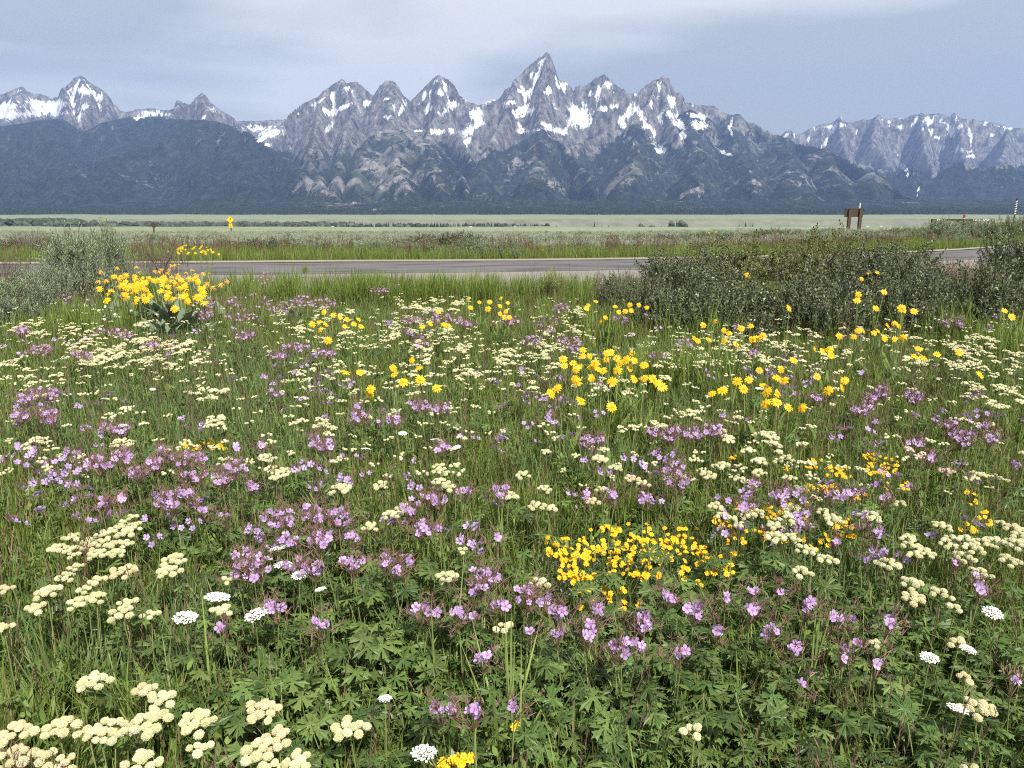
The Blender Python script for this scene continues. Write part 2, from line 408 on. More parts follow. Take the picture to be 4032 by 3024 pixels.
# road with a pale gravel lip beyond it
def road_material():
    m = bpy.data.materials.new('asphalt'); t, N, L, P = nodes_of(m)
    at = N.new('ShaderNodeAttribute'); at.attribute_name = 'across'
    g = N.new('ShaderNodeNewGeometry')
    cx = N.new('ShaderNodeCombineXYZ'); L.new(at.outputs['Fac'], cx.inputs[0])
    sx = N.new('ShaderNodeSeparateXYZ'); L.new(g.outputs['Position'], sx.inputs[0])
    mu = N.new('ShaderNodeMath'); mu.operation = 'MULTIPLY'; mu.inputs[1].default_value = 0.06; L.new(sx.outputs[0], mu.inputs[0]); L.new(mu.outputs[0], cx.inputs[1])
    n = N.new('ShaderNodeTexNoise'); n.inputs['Scale'].default_value = 7; n.inputs['Detail'].default_value = 3; L.new(cx.outputs[0], n.inputs['Vector'])
    r = N.new('ShaderNodeValToRGB'); e = r.color_ramp.elements
    e[0].position = 0.36; e[0].color = (0.060, 0.054, 0.058, 1); e[1].position = 0.58; e[1].color = (0.125, 0.113, 0.118, 1)
    L.new(n.outputs['Fac'], r.inputs['Fac'])
    n2 = N.new('ShaderNodeTexNoise'); n2.inputs['Scale'].default_value = 45; n2.inputs['Detail'].default_value = 4; L.new(g.outputs['Position'], n2.inputs['Vector'])
    mr = N.new('ShaderNodeMapRange'); mr.inputs['To Min'].default_value = 0.7; mr.inputs['To Max'].default_value = 1.3; L.new(n2.outputs['Fac'], mr.inputs['Value'])
    hs = N.new('ShaderNodeHueSaturation'); L.new(mr.outputs[0], hs.inputs['Value']); L.new(r.outputs['Color'], hs.inputs['Color'])
    L.new(hs.outputs[0], P.inputs['Base Color']); P.inputs['Roughness'].default_value = 0.85
    return m
xs = np.linspace(-120, 120, 321); a = np.linspace(0, 1, 9)
X = np.repeat(xs[:, None], 9, 1); nr = road_near(xs)[:, None]; fr = road_far(xs)[:, None]
Y = nr + (fr - nr) * a[None, :]
Zr = gz(X, Y) + 0.006 + 0.07 * np.sin(a * math.pi)[None, :]
o = link('road', grid_mesh('road', X, Y, Zr, road_material(), {'across': np.repeat(a[None, :], len(xs), 0)})); o['kind'] = 'structure'
me_ = o.data
a2 = np.linspace(0, 1, 4)
X = np.repeat(xs[:, None], 4, 1); Y = fr + 0.03 + (0.25 + 0.14 * gnoise(xs * 2.1, xs * 0)[:, None]) * a2[None, :]
plainmat('pale_gravel', (0.26, 0.235, 0.19), 0.95, grain=30, c2=(0.22, 0.20, 0.15))
o = link('road_verge', grid_mesh('road_verge', X, Y, gz(X, Y) + np.array([0.034, 0.075, 0.07, 0.02])[None, :], MATS['pale_gravel'])); o['kind'] = 'structure'

# ------------------------------------------------------------------ mountains: ridge lines traced with their distances, flanks grown from them
K = 1344 / 2212
def RR(region, pts):
    x0 = (region - 1) * 1344
    return [at_dist(x0 + p[0] * K, 200 + p[1] * K, p[2]) for p in pts]
def W(region, pts, D): return RR(region, [(p[0], p[1], D if len(p) < 3 else p[2]) for p in pts])
ridges = []      # (points, slope, length scale)
def ridge(p, s=1.15, Lc=2300, rock=1.0): ridges.append((p, s, Lc, rock))
ridge(W(1, [(-900, 420), (-500, 350), (-200, 300), (0, 285), (60, 265), (135, 232), (170, 258), (230, 280), (285, 290), (330, 310), (375, 300), (400, 240), (425, 235), (480, 180), (520, 163), (545, 168), (590, 210), (640, 240), (680, 270), (690, 320), (720, 355), (745, 348), (785, 395), (830, 395), (900, 378), (980, 370), (1060, 388), (1110, 385), (1130, 370), (1165, 325), (1190, 345), (1235, 345), (1270, 300), (1305, 275), (1340, 295), (1360, 330), (1420, 380), (1480, 415), (1520, 440), (1560, 475, 9600), (1600, 530, 9000)], 10400), 3.8, 470)
ridge(W(1, [(1440, 452), (1545, 452), (1640, 452), (1780, 446), (1860, 440)], 12500), 1.0)
mainr = W(1, [(1750, 620, 8900), (1800, 545, 9300), (1840, 470, 9600), (1870, 410, 9700), (1960, 335), (2030, 300), (2060, 290), (2110, 240), (2180, 195), (2212, 185)], 9800)
mainr += W(2, [(25, 205), (80, 192), (110, 200), (150, 235), (205, 280), (250, 215), (300, 200), (340, 215), (390, 280), (410, 287), (450, 315), (500, 270), (560, 205), (600, 165), (640, 155), (690, 175), (730, 210), (765, 280), (830, 320), (890, 345), (950, 320), (1030, 295), (1060, 245), (1110, 220), (1130, 180), (1190, 110), (1240, 70), (1290, 30), (1330, 15), (1355, 20), (1370, 60), (1390, 120), (1410, 180), (1450, 190), (1490, 225), (1505, 265), (1520, 220), (1590, 215), (1640, 175), (1700, 148), (1740, 175), (1790, 225), (1835, 240), (1850, 265), (1920, 270), (1950, 235), (2030, 178), (2060, 180), (2085, 165), (2125, 170), (2140, 220), (2165, 265), (2200, 260), (2212, 275)], 9800)
mainr += W(3, [(20, 320), (60, 330), (100, 345), (200, 345), (260, 390), (340, 410), (385, 430), (430, 455), (460, 460), (520, 500, 9400), (590, 535, 9200), (640, 552, 9000), (700, 585, 8800), (800, 608, 8500), (900, 630, 8200), (1000, 665, 7900), (1100, 720, 7500), (1200, 780, 7100), (1300, 850, 6700), (1400, 905, 6300), (1480, 950, 6000), (1560, 1000, 5700), (1640, 1030, 5500)], 9700)
ridge(mainr, 4.2, 470)
ridge(W(3, [(540, 560), (600, 540), (640, 535), (670, 510), (700, 500), (735, 535), (770, 525), (830, 490), (900, 470), (970, 455), (1010, 425), (1050, 445), (1100, 455), (1160, 435), (1220, 435), (1260, 410), (1300, 425), (1400, 430), (1460, 420), (1490, 400), (1560, 395), (1590, 402), (1650, 395), (1700, 400), (1730, 415), (1770, 400), (1810, 425), (1900, 435), (1960, 440), (2050, 465), (2120, 490), (2212, 490), (2400, 510), (2700, 540), (3000, 600), (3400, 640)], 12500), 3.4, 560)
for reg, p, s in [
    (1, [(135, 232, 10400), (60, 420, 9600), (0, 480, 9000)], 1.3), (1, [(520, 163, 10400), (570, 330, 10000), (500, 520, 9300)], 1.5),
    (1, [(400, 240, 10400), (440, 400, 9900), (470, 500, 9400)], 1.5), (1, [(680, 270, 10400), (700, 420, 9900), (640, 480, 9300)], 1.4),
    (1, [(-300, 460, 8700), (0, 490, 8500), (150, 470, 8550), (290, 445, 8600), (400, 440, 9000), (470, 510, 8900)], 0.9),
    (1, [(290, 445, 8600), (330, 600, 7600), (420, 800, 6300), (470, 960, 5400)], 0.8), (1, [(0, 490, 8500), (-50, 750, 7000), (-80, 960, 5400)], 0.8),
    (1, [(150, 470, 8550), (120, 700, 7000), (100, 950, 5400)], 0.8), (1, [(-500, 520, 8500), (-450, 800, 6500), (-400, 960, 5400)], 0.8),
    (1, [(500, 545, 8800), (650, 470, 9000), (820, 430, 9300), (1000, 425, 9300), (1120, 440, 9000), (1310, 450, 8300), (1400, 455, 8200), (1580, 515, 8000), (1700, 600, 7500), (1800, 660, 7200), (1900, 740, 6700), (2000, 830, 6200), (2120, 910, 5800), (2200, 965, 5400)], 0.95),
    (1, [(1310, 450, 8300), (1280, 640, 7300), (1330, 820, 6200), (1350, 975, 5300)], 0.8),
    (1, [(1310, 450, 8300), (1100, 540, 7900), (950, 610, 7500), (830, 660, 7000), (700, 760, 6400), (600, 900, 5600), (560, 970, 5300)], 0.8),
    (1, [(1500, 490, 8100), (1560, 700, 6900), (1640, 920, 5600)], 0.8), (1, [(820, 430, 9300), (760, 600, 8300), (700, 700, 7500)], 0.9),
    (1, [(1305, 275, 9900), (1340, 380, 9300), (1310, 450, 8300)], 1.5), (1, [(1165, 325, 10000), (1120, 440, 9000)], 1.5),
    (2, [(0, 185, 9700), (60, 400, 9000), (20, 620, 8000), (-40, 800, 6500), (-60, 960, 5400)], 1.15), (1, [(2110, 240, 9700), (2050, 480, 8700), (2000, 700, 7600), (2080, 880, 6000)], 1.15),
    (2, [(300, 200, 9800), (330, 465, 8700), (430, 520, 8300), (560, 640, 7500), (620, 800, 6300), (660, 965, 5400)], 1.1),
    (2, [(330, 465, 8700), (200, 600, 7900), (120, 800, 6500), (100, 970, 5400)], 0.95), (2, [(330, 465, 8700), (350, 650, 7500), (400, 965, 5400)], 0.9),
    (2, [(640, 155, 9800), (620, 400, 9200), (740, 540, 8800), (790, 600, 8500), (880, 755, 7400)], 1.5), (2, [(620, 400, 9200), (560, 570, 8600), (700, 700, 7700), (800, 850, 6300), (840, 970, 5400)], 1.2),
    (2, [(1330, 15, 9800), (1300, 200, 9600), (1290, 400, 9100), (1310, 510, 8600), (1450, 620, 8100), (1550, 740, 7300), (1640, 900, 5900), (1680, 980, 5300)], 1.25),
    (2, [(1310, 510, 8600), (1080, 640, 8000), (940, 755, 7300), (900, 900, 6000), (880, 975, 5400)], 0.95), (2, [(1310, 510, 8600), (1260, 750, 7000), (1240, 975, 5300)], 0.85),
    (2, [(1130, 180, 9800), (1050, 420, 9200), (960, 600, 8600), (900, 735, 7800)], 1.4), (2, [(1700, 148, 9800), (1680, 330, 9600)], 1.6),
    (2, [(2085, 165, 9800), (1980, 330, 9300), (1880, 480, 8800), (1830, 495, 8700), (1600, 575, 8200), (1480, 635, 7900)], 1.3),
    (2, [(1880, 480, 8800), (1920, 650, 7600), (1850, 850, 6200), (1820, 985, 5300)], 0.9), (2, [(2085, 165, 9800), (2110, 400, 9100), (2190, 540, 8500)], 1.4),
    (3, [(60, 330, 9700), (60, 560, 8700), (150, 700, 7600), (60, 900, 6000), (40, 1000, 5300)], 1.0), (3, [(340, 410, 9700), (330, 640, 8300), (450, 800, 6900), (520, 985, 5500)], 0.95),
    (3, [(640, 552, 9000), (700, 750, 7500), (800, 960, 5700)], 0.85), (3, [(900, 630, 8200), (980, 800, 7000), (1080, 970, 5700)], 0.85), (3, [(1200, 780, 7100), (1250, 950, 5700)], 0.8),
    (3, [(1010, 425, 12500), (1060, 650, 11500), (1150, 800, 10500)], 1.3), (3, [(1260, 410, 12500), (1240, 600, 11700), (1380, 760, 10700), (1500, 900, 9500)], 1.3),
    (3, [(1560, 395, 12500), (1560, 650, 11600), (1640, 850, 10500), (1600, 1000, 9000)], 1.3), (3, [(1770, 400, 12500), (1830, 650, 11500), (1900, 800, 10500), (1950, 1000, 9000)], 1.3),
    (3, [(2120, 490, 12500), (2060, 700, 11000), (2150, 900, 9500), (2120, 1010, 8300)], 1.2), (3, [(2600, 540, 12500), (2500, 760, 10500), (2400, 960, 9000)], 1.0), (3, [(2350, 700, 10800), (2212, 740, 10300), (2050, 800, 9800), (1980, 900, 9000)], 1.0),
]: ridge(RR(reg, p), s * 2.5 if s > 1.1 else s * 1.25, 560 if s > 1.1 else 1750, 1.0 if s >= 1.1 else 0.0)

def mrows():
    return np.concatenate([np.linspace(3900, 5200, 26)[:-1], np.linspace(5200, 8000, 110)[:-1], np.linspace(8000, 10500, 150)[:-1], np.linspace(10500, 12700, 70)[:-1], np.linspace(12700, 15000, 14)])
my = mrows(); mu = np.linspace(-0.98, 0.98, 1250)
MY = np.repeat(my[:, None], len(mu), 1).astype(np.float32); MX = (mu[None, :] * MY).astype(np.float32)
H = np.full(MX.shape, -1e9, dtype=np.float32)
big = fbm(MX / 900, MY / 900, 4, 0.5)
wx = MX + 130 * gnoise(MX / 420, MY / 420) + 45 * gnoise(MX / 140, MY / 140); wy = MY + 130 * gnoise(MX / 430 + 50, MY / 430) + 45 * gnoise(MX / 150 + 9, MY / 150)
WX = 95 * gnoise(MX / 620 + 7, MY / 620) + 45 * gnoise(MX / 210, MY / 210 + 3); WY = 150 * gnoise(MX / 640, MY / 640 + 21) + 80 * gnoise(MX / 220 + 5, MY / 220)
Hr = np.zeros_like(H); Rk = np.zeros_like(H)
for kr, (pts, s, Lc, rock) in enumerate(ridges):
    P_ = np.array(pts, dtype=np.float32)
    lo, hi = P_[:, 0].min() - 3600, P_[:, 0].max() + 3600
    best = np.full(MX.shape, 1e9, dtype=np.float32); bz = np.zeros_like(best); bs = np.zeros_like(best)
    cl = np.where((mu * 15000 > lo) & (mu * 3900 < max(hi, mu.min() * 3900 + 1)) | ((mu * 3900 > lo) & (mu * 15000 < hi)) | ((mu * 9000 > lo) & (mu * 9000 < hi)))[0]
    if not len(cl): continue
    c0, c1 = cl.min(), cl.max() + 1
    free = 0.0 if kr in (0, 1, 2, 3, 8, 13) else 1.0
    X_, Y_ = MX[:, c0:c1] + free * WX[:, c0:c1] * (1.0 if rock < 0.5 else 0.45), MY[:, c0:c1] + free * WY[:, c0:c1] * (1.0 if rock < 0.5 else 0.45)
    rr_ = 45.0 if rock < 0.5 else (35.0 if free else 0.0)
    B, Z, S = best[:, c0:c1], bz[:, c0:c1], bs[:, c0:c1]
    acc = 0.0
    for i in range(len(P_) - 1):
        ax, ay, az = P_[i]; dx, dy, dz = P_[i + 1] - P_[i]
        l2 = dx * dx + dy * dy + 1e-6; ln = math.sqrt(l2)
        t = np.clip(((X_ - ax) * dx + (Y_ - ay) * dy) / l2, 0, 1)
        d = np.hypot(X_ - ax - t * dx, Y_ - ay - t * dy)
        up = (az + t * dz) - s * 0.8 * d
        ref = Z - s * 0.8 * B
        m = (up > ref) | (B > 1e8)
        B[m] = d[m]; Z[m] = (az + t * dz)[m]; S[m] = (acc + t * ln)[m]
        acc += ln
    side = 3.7 * kr
    rib = 1 - np.abs(gnoise(S / 170 + side, B / 1500 + side)) * 2.2
    rib2 = 1 - np.abs(gnoise(S / 70 + side, B / 500 + side)) * 2.2
    k = np.clip(B / 260, 0, 1)
    Br = np.sqrt(B * B + rr_ * rr_) - rr_; drop = s * Lc * (1 - np.exp(-Br / Lc)) * (1 + 0.30 * big[:, c0:c1] * k - k * 0.09 * rock * (rib + 0.45 * rib2))
    hh = Z - drop
    win = hh > H[:, c0:c1]
    H[:, c0:c1] = np.where(win, hh, H[:, c0:c1]); Hr[:, c0:c1] = np.where(win, B, Hr[:, c0:c1]); Rk[:, c0:c1] = np.where(win, rock, Rk[:, c0:c1])
amp = sstep(0, 260, H) * np.clip(Hr / 90, 0.12, 1)
H = H + amp * ((34 + 66 * Rk) * fbm(wx / 520, wy / 420, 6, 0.5 + 0.08 * 0, True) + 34 * gnoise(wx / 230, wy / 230) + (6 + 12 * Rk) * gnoise(MX / 45, MY / 45) - 22)
H = H + sstep(900, 1500, H) * 14 * gnoise(MX / 32, MY / 60)
base = -30 + 95 * sstep(3900, 6200, MY) + 14 * gnoise(MX / 300, MY / 300) * sstep(3900, 4600, MY) + 8 * gnoise(MX / 90, MY / 90) * sstep(3900, 4600, MY)
HH = np.maximum(H, base)
q = np.clip((H - base) / 120 + 0.5, 0, 1); HH = np.where(np.abs(H - base) < 60, base + (H - base) * q + 0, HH)
# where snow lies: high hollows, and the fields and gullies of this range
def boxblur(a, n):
    for ax in (0, 1):
        c = np.cumsum(np.pad(a, [(n + 1, n) if i == ax else (0, 0) for i in (0, 1)], mode='edge'), axis=ax, dtype=np.float64)
        a = (c[2 * n + 1:] - c[:-2 * n - 1]) / (2 * n + 1) if ax == 0 else (c[:, 2 * n + 1:] - c[:, :-2 * n - 1]) / (2 * n + 1)
    return a.astype(np.float32)
conc = boxblur(HH, 5) - HH
conc2 = boxblur(HH, 2) - HH
PX, PY = project(MX, MY, HH)
wpx = PX + 20 * gnoise(PX / 60, PY / 60 + 9) + 9 * gnoise(PX / 26, PY / 26) + 5 * gnoise(PX / 13, PY / 13); wpy = PY + 8 * gnoise(PX / 38 + 40, PY / 38) + 5 * gnoise(PX / 13, PY / 13 + 40)
patch = np.zeros_like(HH)
SNOW = [(1, 300, 345, 165, 38, -2), (1, 70, 360, 70, 35, -20), (1, 560, 262, 85, 36, 12), (1, 530, 187, 40, 22, 10), (1, 200, 405, 260, 20, 0), (1, 30, 415, 90, 30, 5), (1, 650, 255, 35, 14, 30), (1, 540, 365, 45, 14, -35), (1, 530, 430, 40, 16, -40), (1, 660, 300, 40, 14, 40), (1, 950, 400, 150, 20, 0), (1, 1060, 405, 60, 16, -10), (1, 900, 430, 50, 12, 5), (1, 1380, 380, 60, 16, 15), (1, 1320, 430, 22, 14, -50), (1, 1280, 322, 30, 12, 0), (1, 95, 265, 30, 14, -20), (1, 235, 292, 25, 12, 20),
    (1, 1680, 505, 110, 16, 3), (1, 1740, 545, 100, 22, -22), (1, 1700, 570, 60, 14, -15), (1, 1840, 540, 30, 14, -30), (1, 1750, 610, 26, 16, 0), (1, 2060, 330, 75, 16, -38), (1, 2165, 300, 16, 70, 3), (1, 2160, 400, 45, 25, -35), (1, 2110, 385, 40, 12, 35), (1, 2130, 500, 16, 40, 30), (1, 1930, 410, 26, 12, -20),
    (2, 55, 240, 34, 18, 5), (2, 25, 365, 36, 18, -35), (2, 145, 230, 18, 8, 40), (2, 290, 315, 26, 14, 0), (2, 335, 365, 16, 20, -30), (2, 395, 380, 8, 62, 10), (2, 300, 430, 22, 16, 30), (2, 160, 345, 26, 12, -30), (2, 620, 190, 24, 16, 0), (2, 690, 215, 45, 16, 12), (2, 630, 270, 60, 24, -40), (2, 540, 280, 30, 14, -60), (2, 570, 380, 36, 22, -30), (2, 720, 345, 50, 28, 0), (2, 690, 400, 16, 30, 20), (2, 640, 405, 36, 14, 20), (2, 820, 325, 60, 15, 42), (2, 950, 330, 78, 16, -26), (2, 885, 410, 42, 44, 10), (2, 860, 490, 85, 34, -38), (2, 815, 590, 16, 30, 25), (2, 500, 515, 30, 10, 10), (2, 620, 525, 38, 18, 5), (2, 700, 520, 34, 16, 15), (2, 505, 330, 14, 20, 30),
    (2, 1290, 75, 72, 26, -28), (2, 1310, 40, 26, 12, -30), (2, 1250, 150, 24, 14, 0), (2, 1205, 290, 20, 40, 20), (2, 1160, 268, 34, 18, 25), (2, 1215, 275, 20, 34, 15), (2, 1440, 215, 32, 34, 10), (2, 1450, 240, 40, 14, 10), (2, 1390, 200, 10, 34, -10), (2, 1340, 265, 40, 18, -30), (2, 1180, 385, 66, 28, -5), (2, 1130, 410, 14, 34, 0), (2, 1090, 345, 26, 10, -30), (2, 1190, 425, 50, 10, 0), (2, 1150, 480, 14, 36, -25), (2, 1160, 518, 46, 14, 10), (2, 1240, 515, 30, 12, -10), (2, 1330, 485, 40, 20, 35), (2, 1420, 520, 50, 20, 20), (2, 1540, 430, 84, 66, 0), (2, 1500, 380, 40, 24, 10), (2, 1600, 480, 40, 16, -20), (2, 1680, 372, 48, 22, -8), (2, 1650, 315, 34, 12, 25), (2, 1740, 215, 62, 22, 28), (2, 1660, 195, 22, 18, -10), (2, 1570, 237, 34, 15, 10), (2, 1670, 250, 18, 12, 0), (2, 1770, 360, 30, 16, -20), (2, 1600, 268, 30, 10, 10), (2, 1860, 390, 60, 18, -25), (2, 1820, 430, 22, 40, 15), (2, 1900, 280, 40, 12, -20),
    (2, 1920, 400, 16, 75, -18), (2, 1990, 500, 16, 80, -28), (2, 2070, 625, 70, 13, 30), (2, 2060, 650, 40, 12, 20), (2, 2065, 215, 12, 30, -10), (2, 1930, 300, 10, 40, 15), (2, 2130, 330, 30, 44, -20), (2, 2140, 410, 50, 24, 30), (2, 2180, 480, 44, 26, 25), (2, 2070, 440, 12, 60, 8), (2, 2010, 350, 14, 24, 0), (2, 1830, 480, 20, 16, 0),
    (3, 90, 420, 52, 16, 15), (3, 115, 485, 44, 34, 10), (3, 0, 320, 22, 10, 0), (3, 325, 510, 9, 62, -12), (3, 255, 415, 8, 26, -30), (3, 260, 655, 44, 9, 35), (3, 295, 675, 16, 10, 0), (3, 60, 350, 40, 8, 10), (3, 0, 550, 12, 30, -20),
    (3, 690, 545, 30, 12, -40), (3, 735, 555, 8, 28, 30), (3, 820, 570, 10, 20, 0), (3, 860, 495, 12, 20, 20), (3, 960, 488, 46, 14, -10), (3, 1000, 505, 12, 40, 5), (3, 1035, 445, 40, 12, 25), (3, 1050, 485, 34, 12, 15), (3, 930, 550, 46, 8, 10), (3, 945, 570, 8, 22, -20), (3, 935, 612, 22, 9, -30), (3, 1115, 530, 12, 24, -20), (3, 1290, 440, 30, 8, 20), (3, 1350, 465, 18, 30, -20), (3, 1400, 488, 26, 10, 0), (3, 1420, 437, 28, 14, 0), (3, 1510, 440, 18, 44, 40), (3, 1575, 435, 14, 50, 18), (3, 1625, 440, 20, 54, 22), (3, 1685, 455, 34, 30, 40), (3, 1570, 510, 10, 24, -10), (3, 1780, 440, 14, 44, 0), (3, 1740, 515, 20, 40, -30), (3, 1780, 500, 18, 26, 0), (3, 1820, 445, 20, 10, 30), (3, 1850, 490, 14, 50, -5), (3, 1865, 570, 8, 50, 0), (3, 1980, 465, 20, 30, 40), (3, 2060, 500, 46, 12, 25), (3, 1990, 530, 8, 40, -35), (3, 1775, 640, 12, 30, 25), (3, 1810, 645, 16, 10, 0), (3, 1860, 655, 14, 10, 0), (3, 1880, 685, 40, 9, -8), (3, 1395, 665, 7, 14, 0), (3, 1430, 755, 30, 12, 45), (3, 1480, 810, 40, 9, 48), (3, 1560, 835, 12, 10, 0), (3, 1630, 540, 8, 30, -30), (3, 1680, 620, 8, 24, -25), (3, 1740, 545, 8, 30, -40), (3, 2110, 500, 40, 8, 10), (3, 1520, 905, 8, 20, -30)]
for reg, cx, cy_, a_, b_, an in SNOW:
    X0 = (reg - 1) * 1344 + cx * K; Y0 = 200 + cy_ * K; a_ *= K * 0.95; b_ *= K * 0.98; a_ = max(a_, 6); b_ = max(b_, 6)
    m = (np.abs(PX - X0) < 180) & (np.abs(PY - Y0) < 180) & (MY > 7200)
    if not m.any(): continue
    dx, dy = wpx[m] - X0, wpy[m] - Y0
    c_, s_ = math.cos(rad(an)), math.sin(rad(an))
    e = np.sqrt(((dx * c_ + dy * s_) / a_) ** 2 + ((-dx * s_ + dy * c_) / b_) ** 2)
    patch[m] = np.maximum(patch[m], 1.12 - 0.60 * e)
alt = sstep(820, 1750, HH)
auto = alt * (0.46 * np.clip(conc / 30, -0.8, 1) + 0.30 * np.clip(conc2 / 8, -1, 1) + 0.16 * gnoise(PX / 30, PY / 18) + 0.10)
snow = np.clip(np.maximum(patch + alt * 0.42 * np.clip(conc2 / 8, -1, 1), auto), -0.3, 1.25)
# where trees stand
rk = boxblur(Rk, 4)
tl = np.where(MY > 10600, 560, 1250 - 640 * rk + 60 * (1 - rk)) + 260 * fbm(MX / 420, MY / 420, 5)
forest = np.clip((tl - HH) / 340 + 0.5 + 0.3 * np.clip(conc / 40, -1, 1), -0.3, 1.3)
crag = 0.5 + 0.75 * fbm(MX / 800 + 3, MY / 800, 4) + 0.32 * sstep(1120, 1230, PX) * (1 - sstep(1500, 1750, PX)) + 0.15 * sstep(1150, 1500, PX) * (1 - sstep(3300, 3700, PX)) - 0.20 * (1 - sstep(1000, 1300, PX)) - 0.35 * (1 - sstep(60, 230, HH))
def mountain_material():
    m = bpy.data.materials.new('mountain'); t, N, L, P = nodes_of(m)
    g = N.new('ShaderNodeNewGeometry')
    def noise(scale, detail=6, stretch=(1, 1, 1), rough=0.6, dist=0.0):
        mp_ = N.new('ShaderNodeMapping'); mp_.inputs['Scale'].default_value = stretch; L.new(g.outputs['Position'], mp_.inputs['Vector'])
        n = N.new('ShaderNodeTexNoise'); n.inputs['Scale'].default_value = scale; n.inputs['Detail'].default_value = detail; n.inputs['Roughness'].default_value = rough; n.inputs['Distortion'].default_value = dist
        L.new(mp_.outputs[0], n.inputs['Vector']); return n.outputs['Fac']
    def ramp(fac, stops):
        r = N.new('ShaderNodeValToRGB'); e = r.color_ramp.elements
        while len(e) < len(stops): e.new(0.5)
        for q_, (p, c) in zip(e, stops): q_.position = p; q_.color = (*c, 1)
        L.new(fac, r.inputs['Fac']); return r.outputs['Color']
    def math_(op, a, b):
        x = N.new('ShaderNodeMath'); x.operation = op
        for i, v in enumerate((a, b)):
            if isinstance(v, (int, float)): x.inputs[i].default_value = v
            else: L.new(v, x.inputs[i])
        return x.outputs[0]
    def step(v, a, b):
        x = N.new('ShaderNodeMapRange'); x.inputs['From Min'].default_value = a; x.inputs['From Max'].default_value = b; L.new(v, x.inputs['Value']); return x.outputs[0]
    def mix(f, a, b):
        x = N.new('ShaderNodeMix'); x.data_type = 'RGBA'; L.new(f, x.inputs[0]); L.new(a, x.inputs[6]); L.new(b, x.inputs[7]); return x.outputs[2]
    def attr(nm):
        a = N.new('ShaderNodeAttribute'); a.attribute_name = nm; return a.outputs['Fac']
    rock = ramp(noise(0.013, 9, (1, 1, 0.6), 0.80), [(0.36, (0.035, 0.034, 0.037)), (0.46, (0.13, 0.122, 0.12)), (0.55, (0.24, 0.225, 0.215)), (0.66, (0.42, 0.39, 0.365))])
    streak = ramp(noise(0.010, 7, (1, 1, 0.22), 0.7, 0.8), [(0.40, (0.45, 0.45, 0.47)), (0.52, (1.0, 1.0, 1.0)), (0.66, (1.18, 1.17, 1.15))])
    mm = N.new('ShaderNodeMix'); mm.data_type = 'RGBA'; mm.blend_type = 'MULTIPLY'; mm.inputs[0].default_value = 1.0; L.new(rock, mm.inputs[6]); L.new(streak, mm.inputs[7]); rock = mm.outputs[2]
    trees = ramp(noise(0.02, 7, (1, 0.3, 0.6), 0.75), [(0.34, (0.006, 0.009, 0.009)), (0.50, (0.018, 0.024, 0.021)), (0.66, (0.048, 0.058, 0.042))])
    glade = ramp(noise(0.016, 6, (1, 1, 0.5), 0.7), [(0.35, (0.028, 0.042, 0.028)), (0.65, (0.075, 0.085, 0.055))])
    crag = ramp(noise(0.02, 6, (1, 0.3, 1)), [(0.35, (0.14, 0.132, 0.126)), (0.65, (0.33, 0.31, 0.292))])
    open_ = mix(step(noise(0.0021, 4), 0.45, 0.6), glade, crag)
    gap = step(math_('ADD', noise(0.0105, 9, (1, 0.3, 0.8), 0.78, 0.7), math_('MULTIPLY', math_('SUBTRACT', attr('crag'), 0.5), 0.26)), 0.555, 0.615)
    wood = mix(gap, trees, open_)
    fo = step(math_('ADD', attr('forest'), math_('MULTIPLY', math_('SUBTRACT', noise(0.0085, 9, (1, 0.3, 0.8), 0.74), 0.5), 2.6)), 0.44, 0.58)
    c = mix(fo, rock, wood)
    snowc = N.new('ShaderNodeRGB'); snowc.outputs[0].default_value = (0.80, 0.81, 0.83, 1)
    sn = step(math_('ADD', attr('snow'), math_('MULTIPLY', math_('SUBTRACT', noise(0.016, 9, (1.25, 1, 0.6), 0.78, 0.6), 0.5), 2.3)), 0.47, 0.60)
    c = mix(sn, c, snowc.outputs[0])
    L.new(c, P.inputs['Base Color']); P.inputs['Roughness'].default_value = 0.9; P.inputs['Specular IOR Level'].default_value = 0.1
    bp = N.new('ShaderNodeBump'); bp.inputs['Distance'].default_value = 20; bp.inputs['Strength'].default_value = 0.9
    L.new(noise(0.017, 8, (1, 1, 0.7), 0.72), bp.inputs['Height']); L.new(bp.outputs[0], P.inputs['Normal'])
    return m
o = link('mountains', grid_mesh('mountains', MX, MY, HH, mountain_material(), {'snow': snow, 'forest': forest, 'crag': crag}, smooth=True)); o['kind'] = 'structure'
del wx, wy, big, best, bz, bs, wpx, wpy

# haze: one closed box of even air
m = bpy.data.materials.new('haze_air'); m.use_nodes = True; t = m.node_tree; t.nodes.remove(t.nodes['Principled BSDF'])
pv = t.nodes.new('ShaderNodeVolumePrincipled'); pv.inputs['Color'].default_value = (0.34, 0.52, 1.0, 1); pv.inputs['Density'].default_value = 4.9e-5; pv.inputs['Anisotropy'].default_value = 0.0
t.links.new(pv.outputs[0], t.nodes['Material Output'].inputs['Volume'])
MATS['haze_air'] = m
b = MB(); b.box((0, 7700, (2600 - 60) / 2), (33000, 16400, 2660))
me = b.mesh('haze', 'haze_air'); o = link('haze', me); o['kind'] = 'stuff'
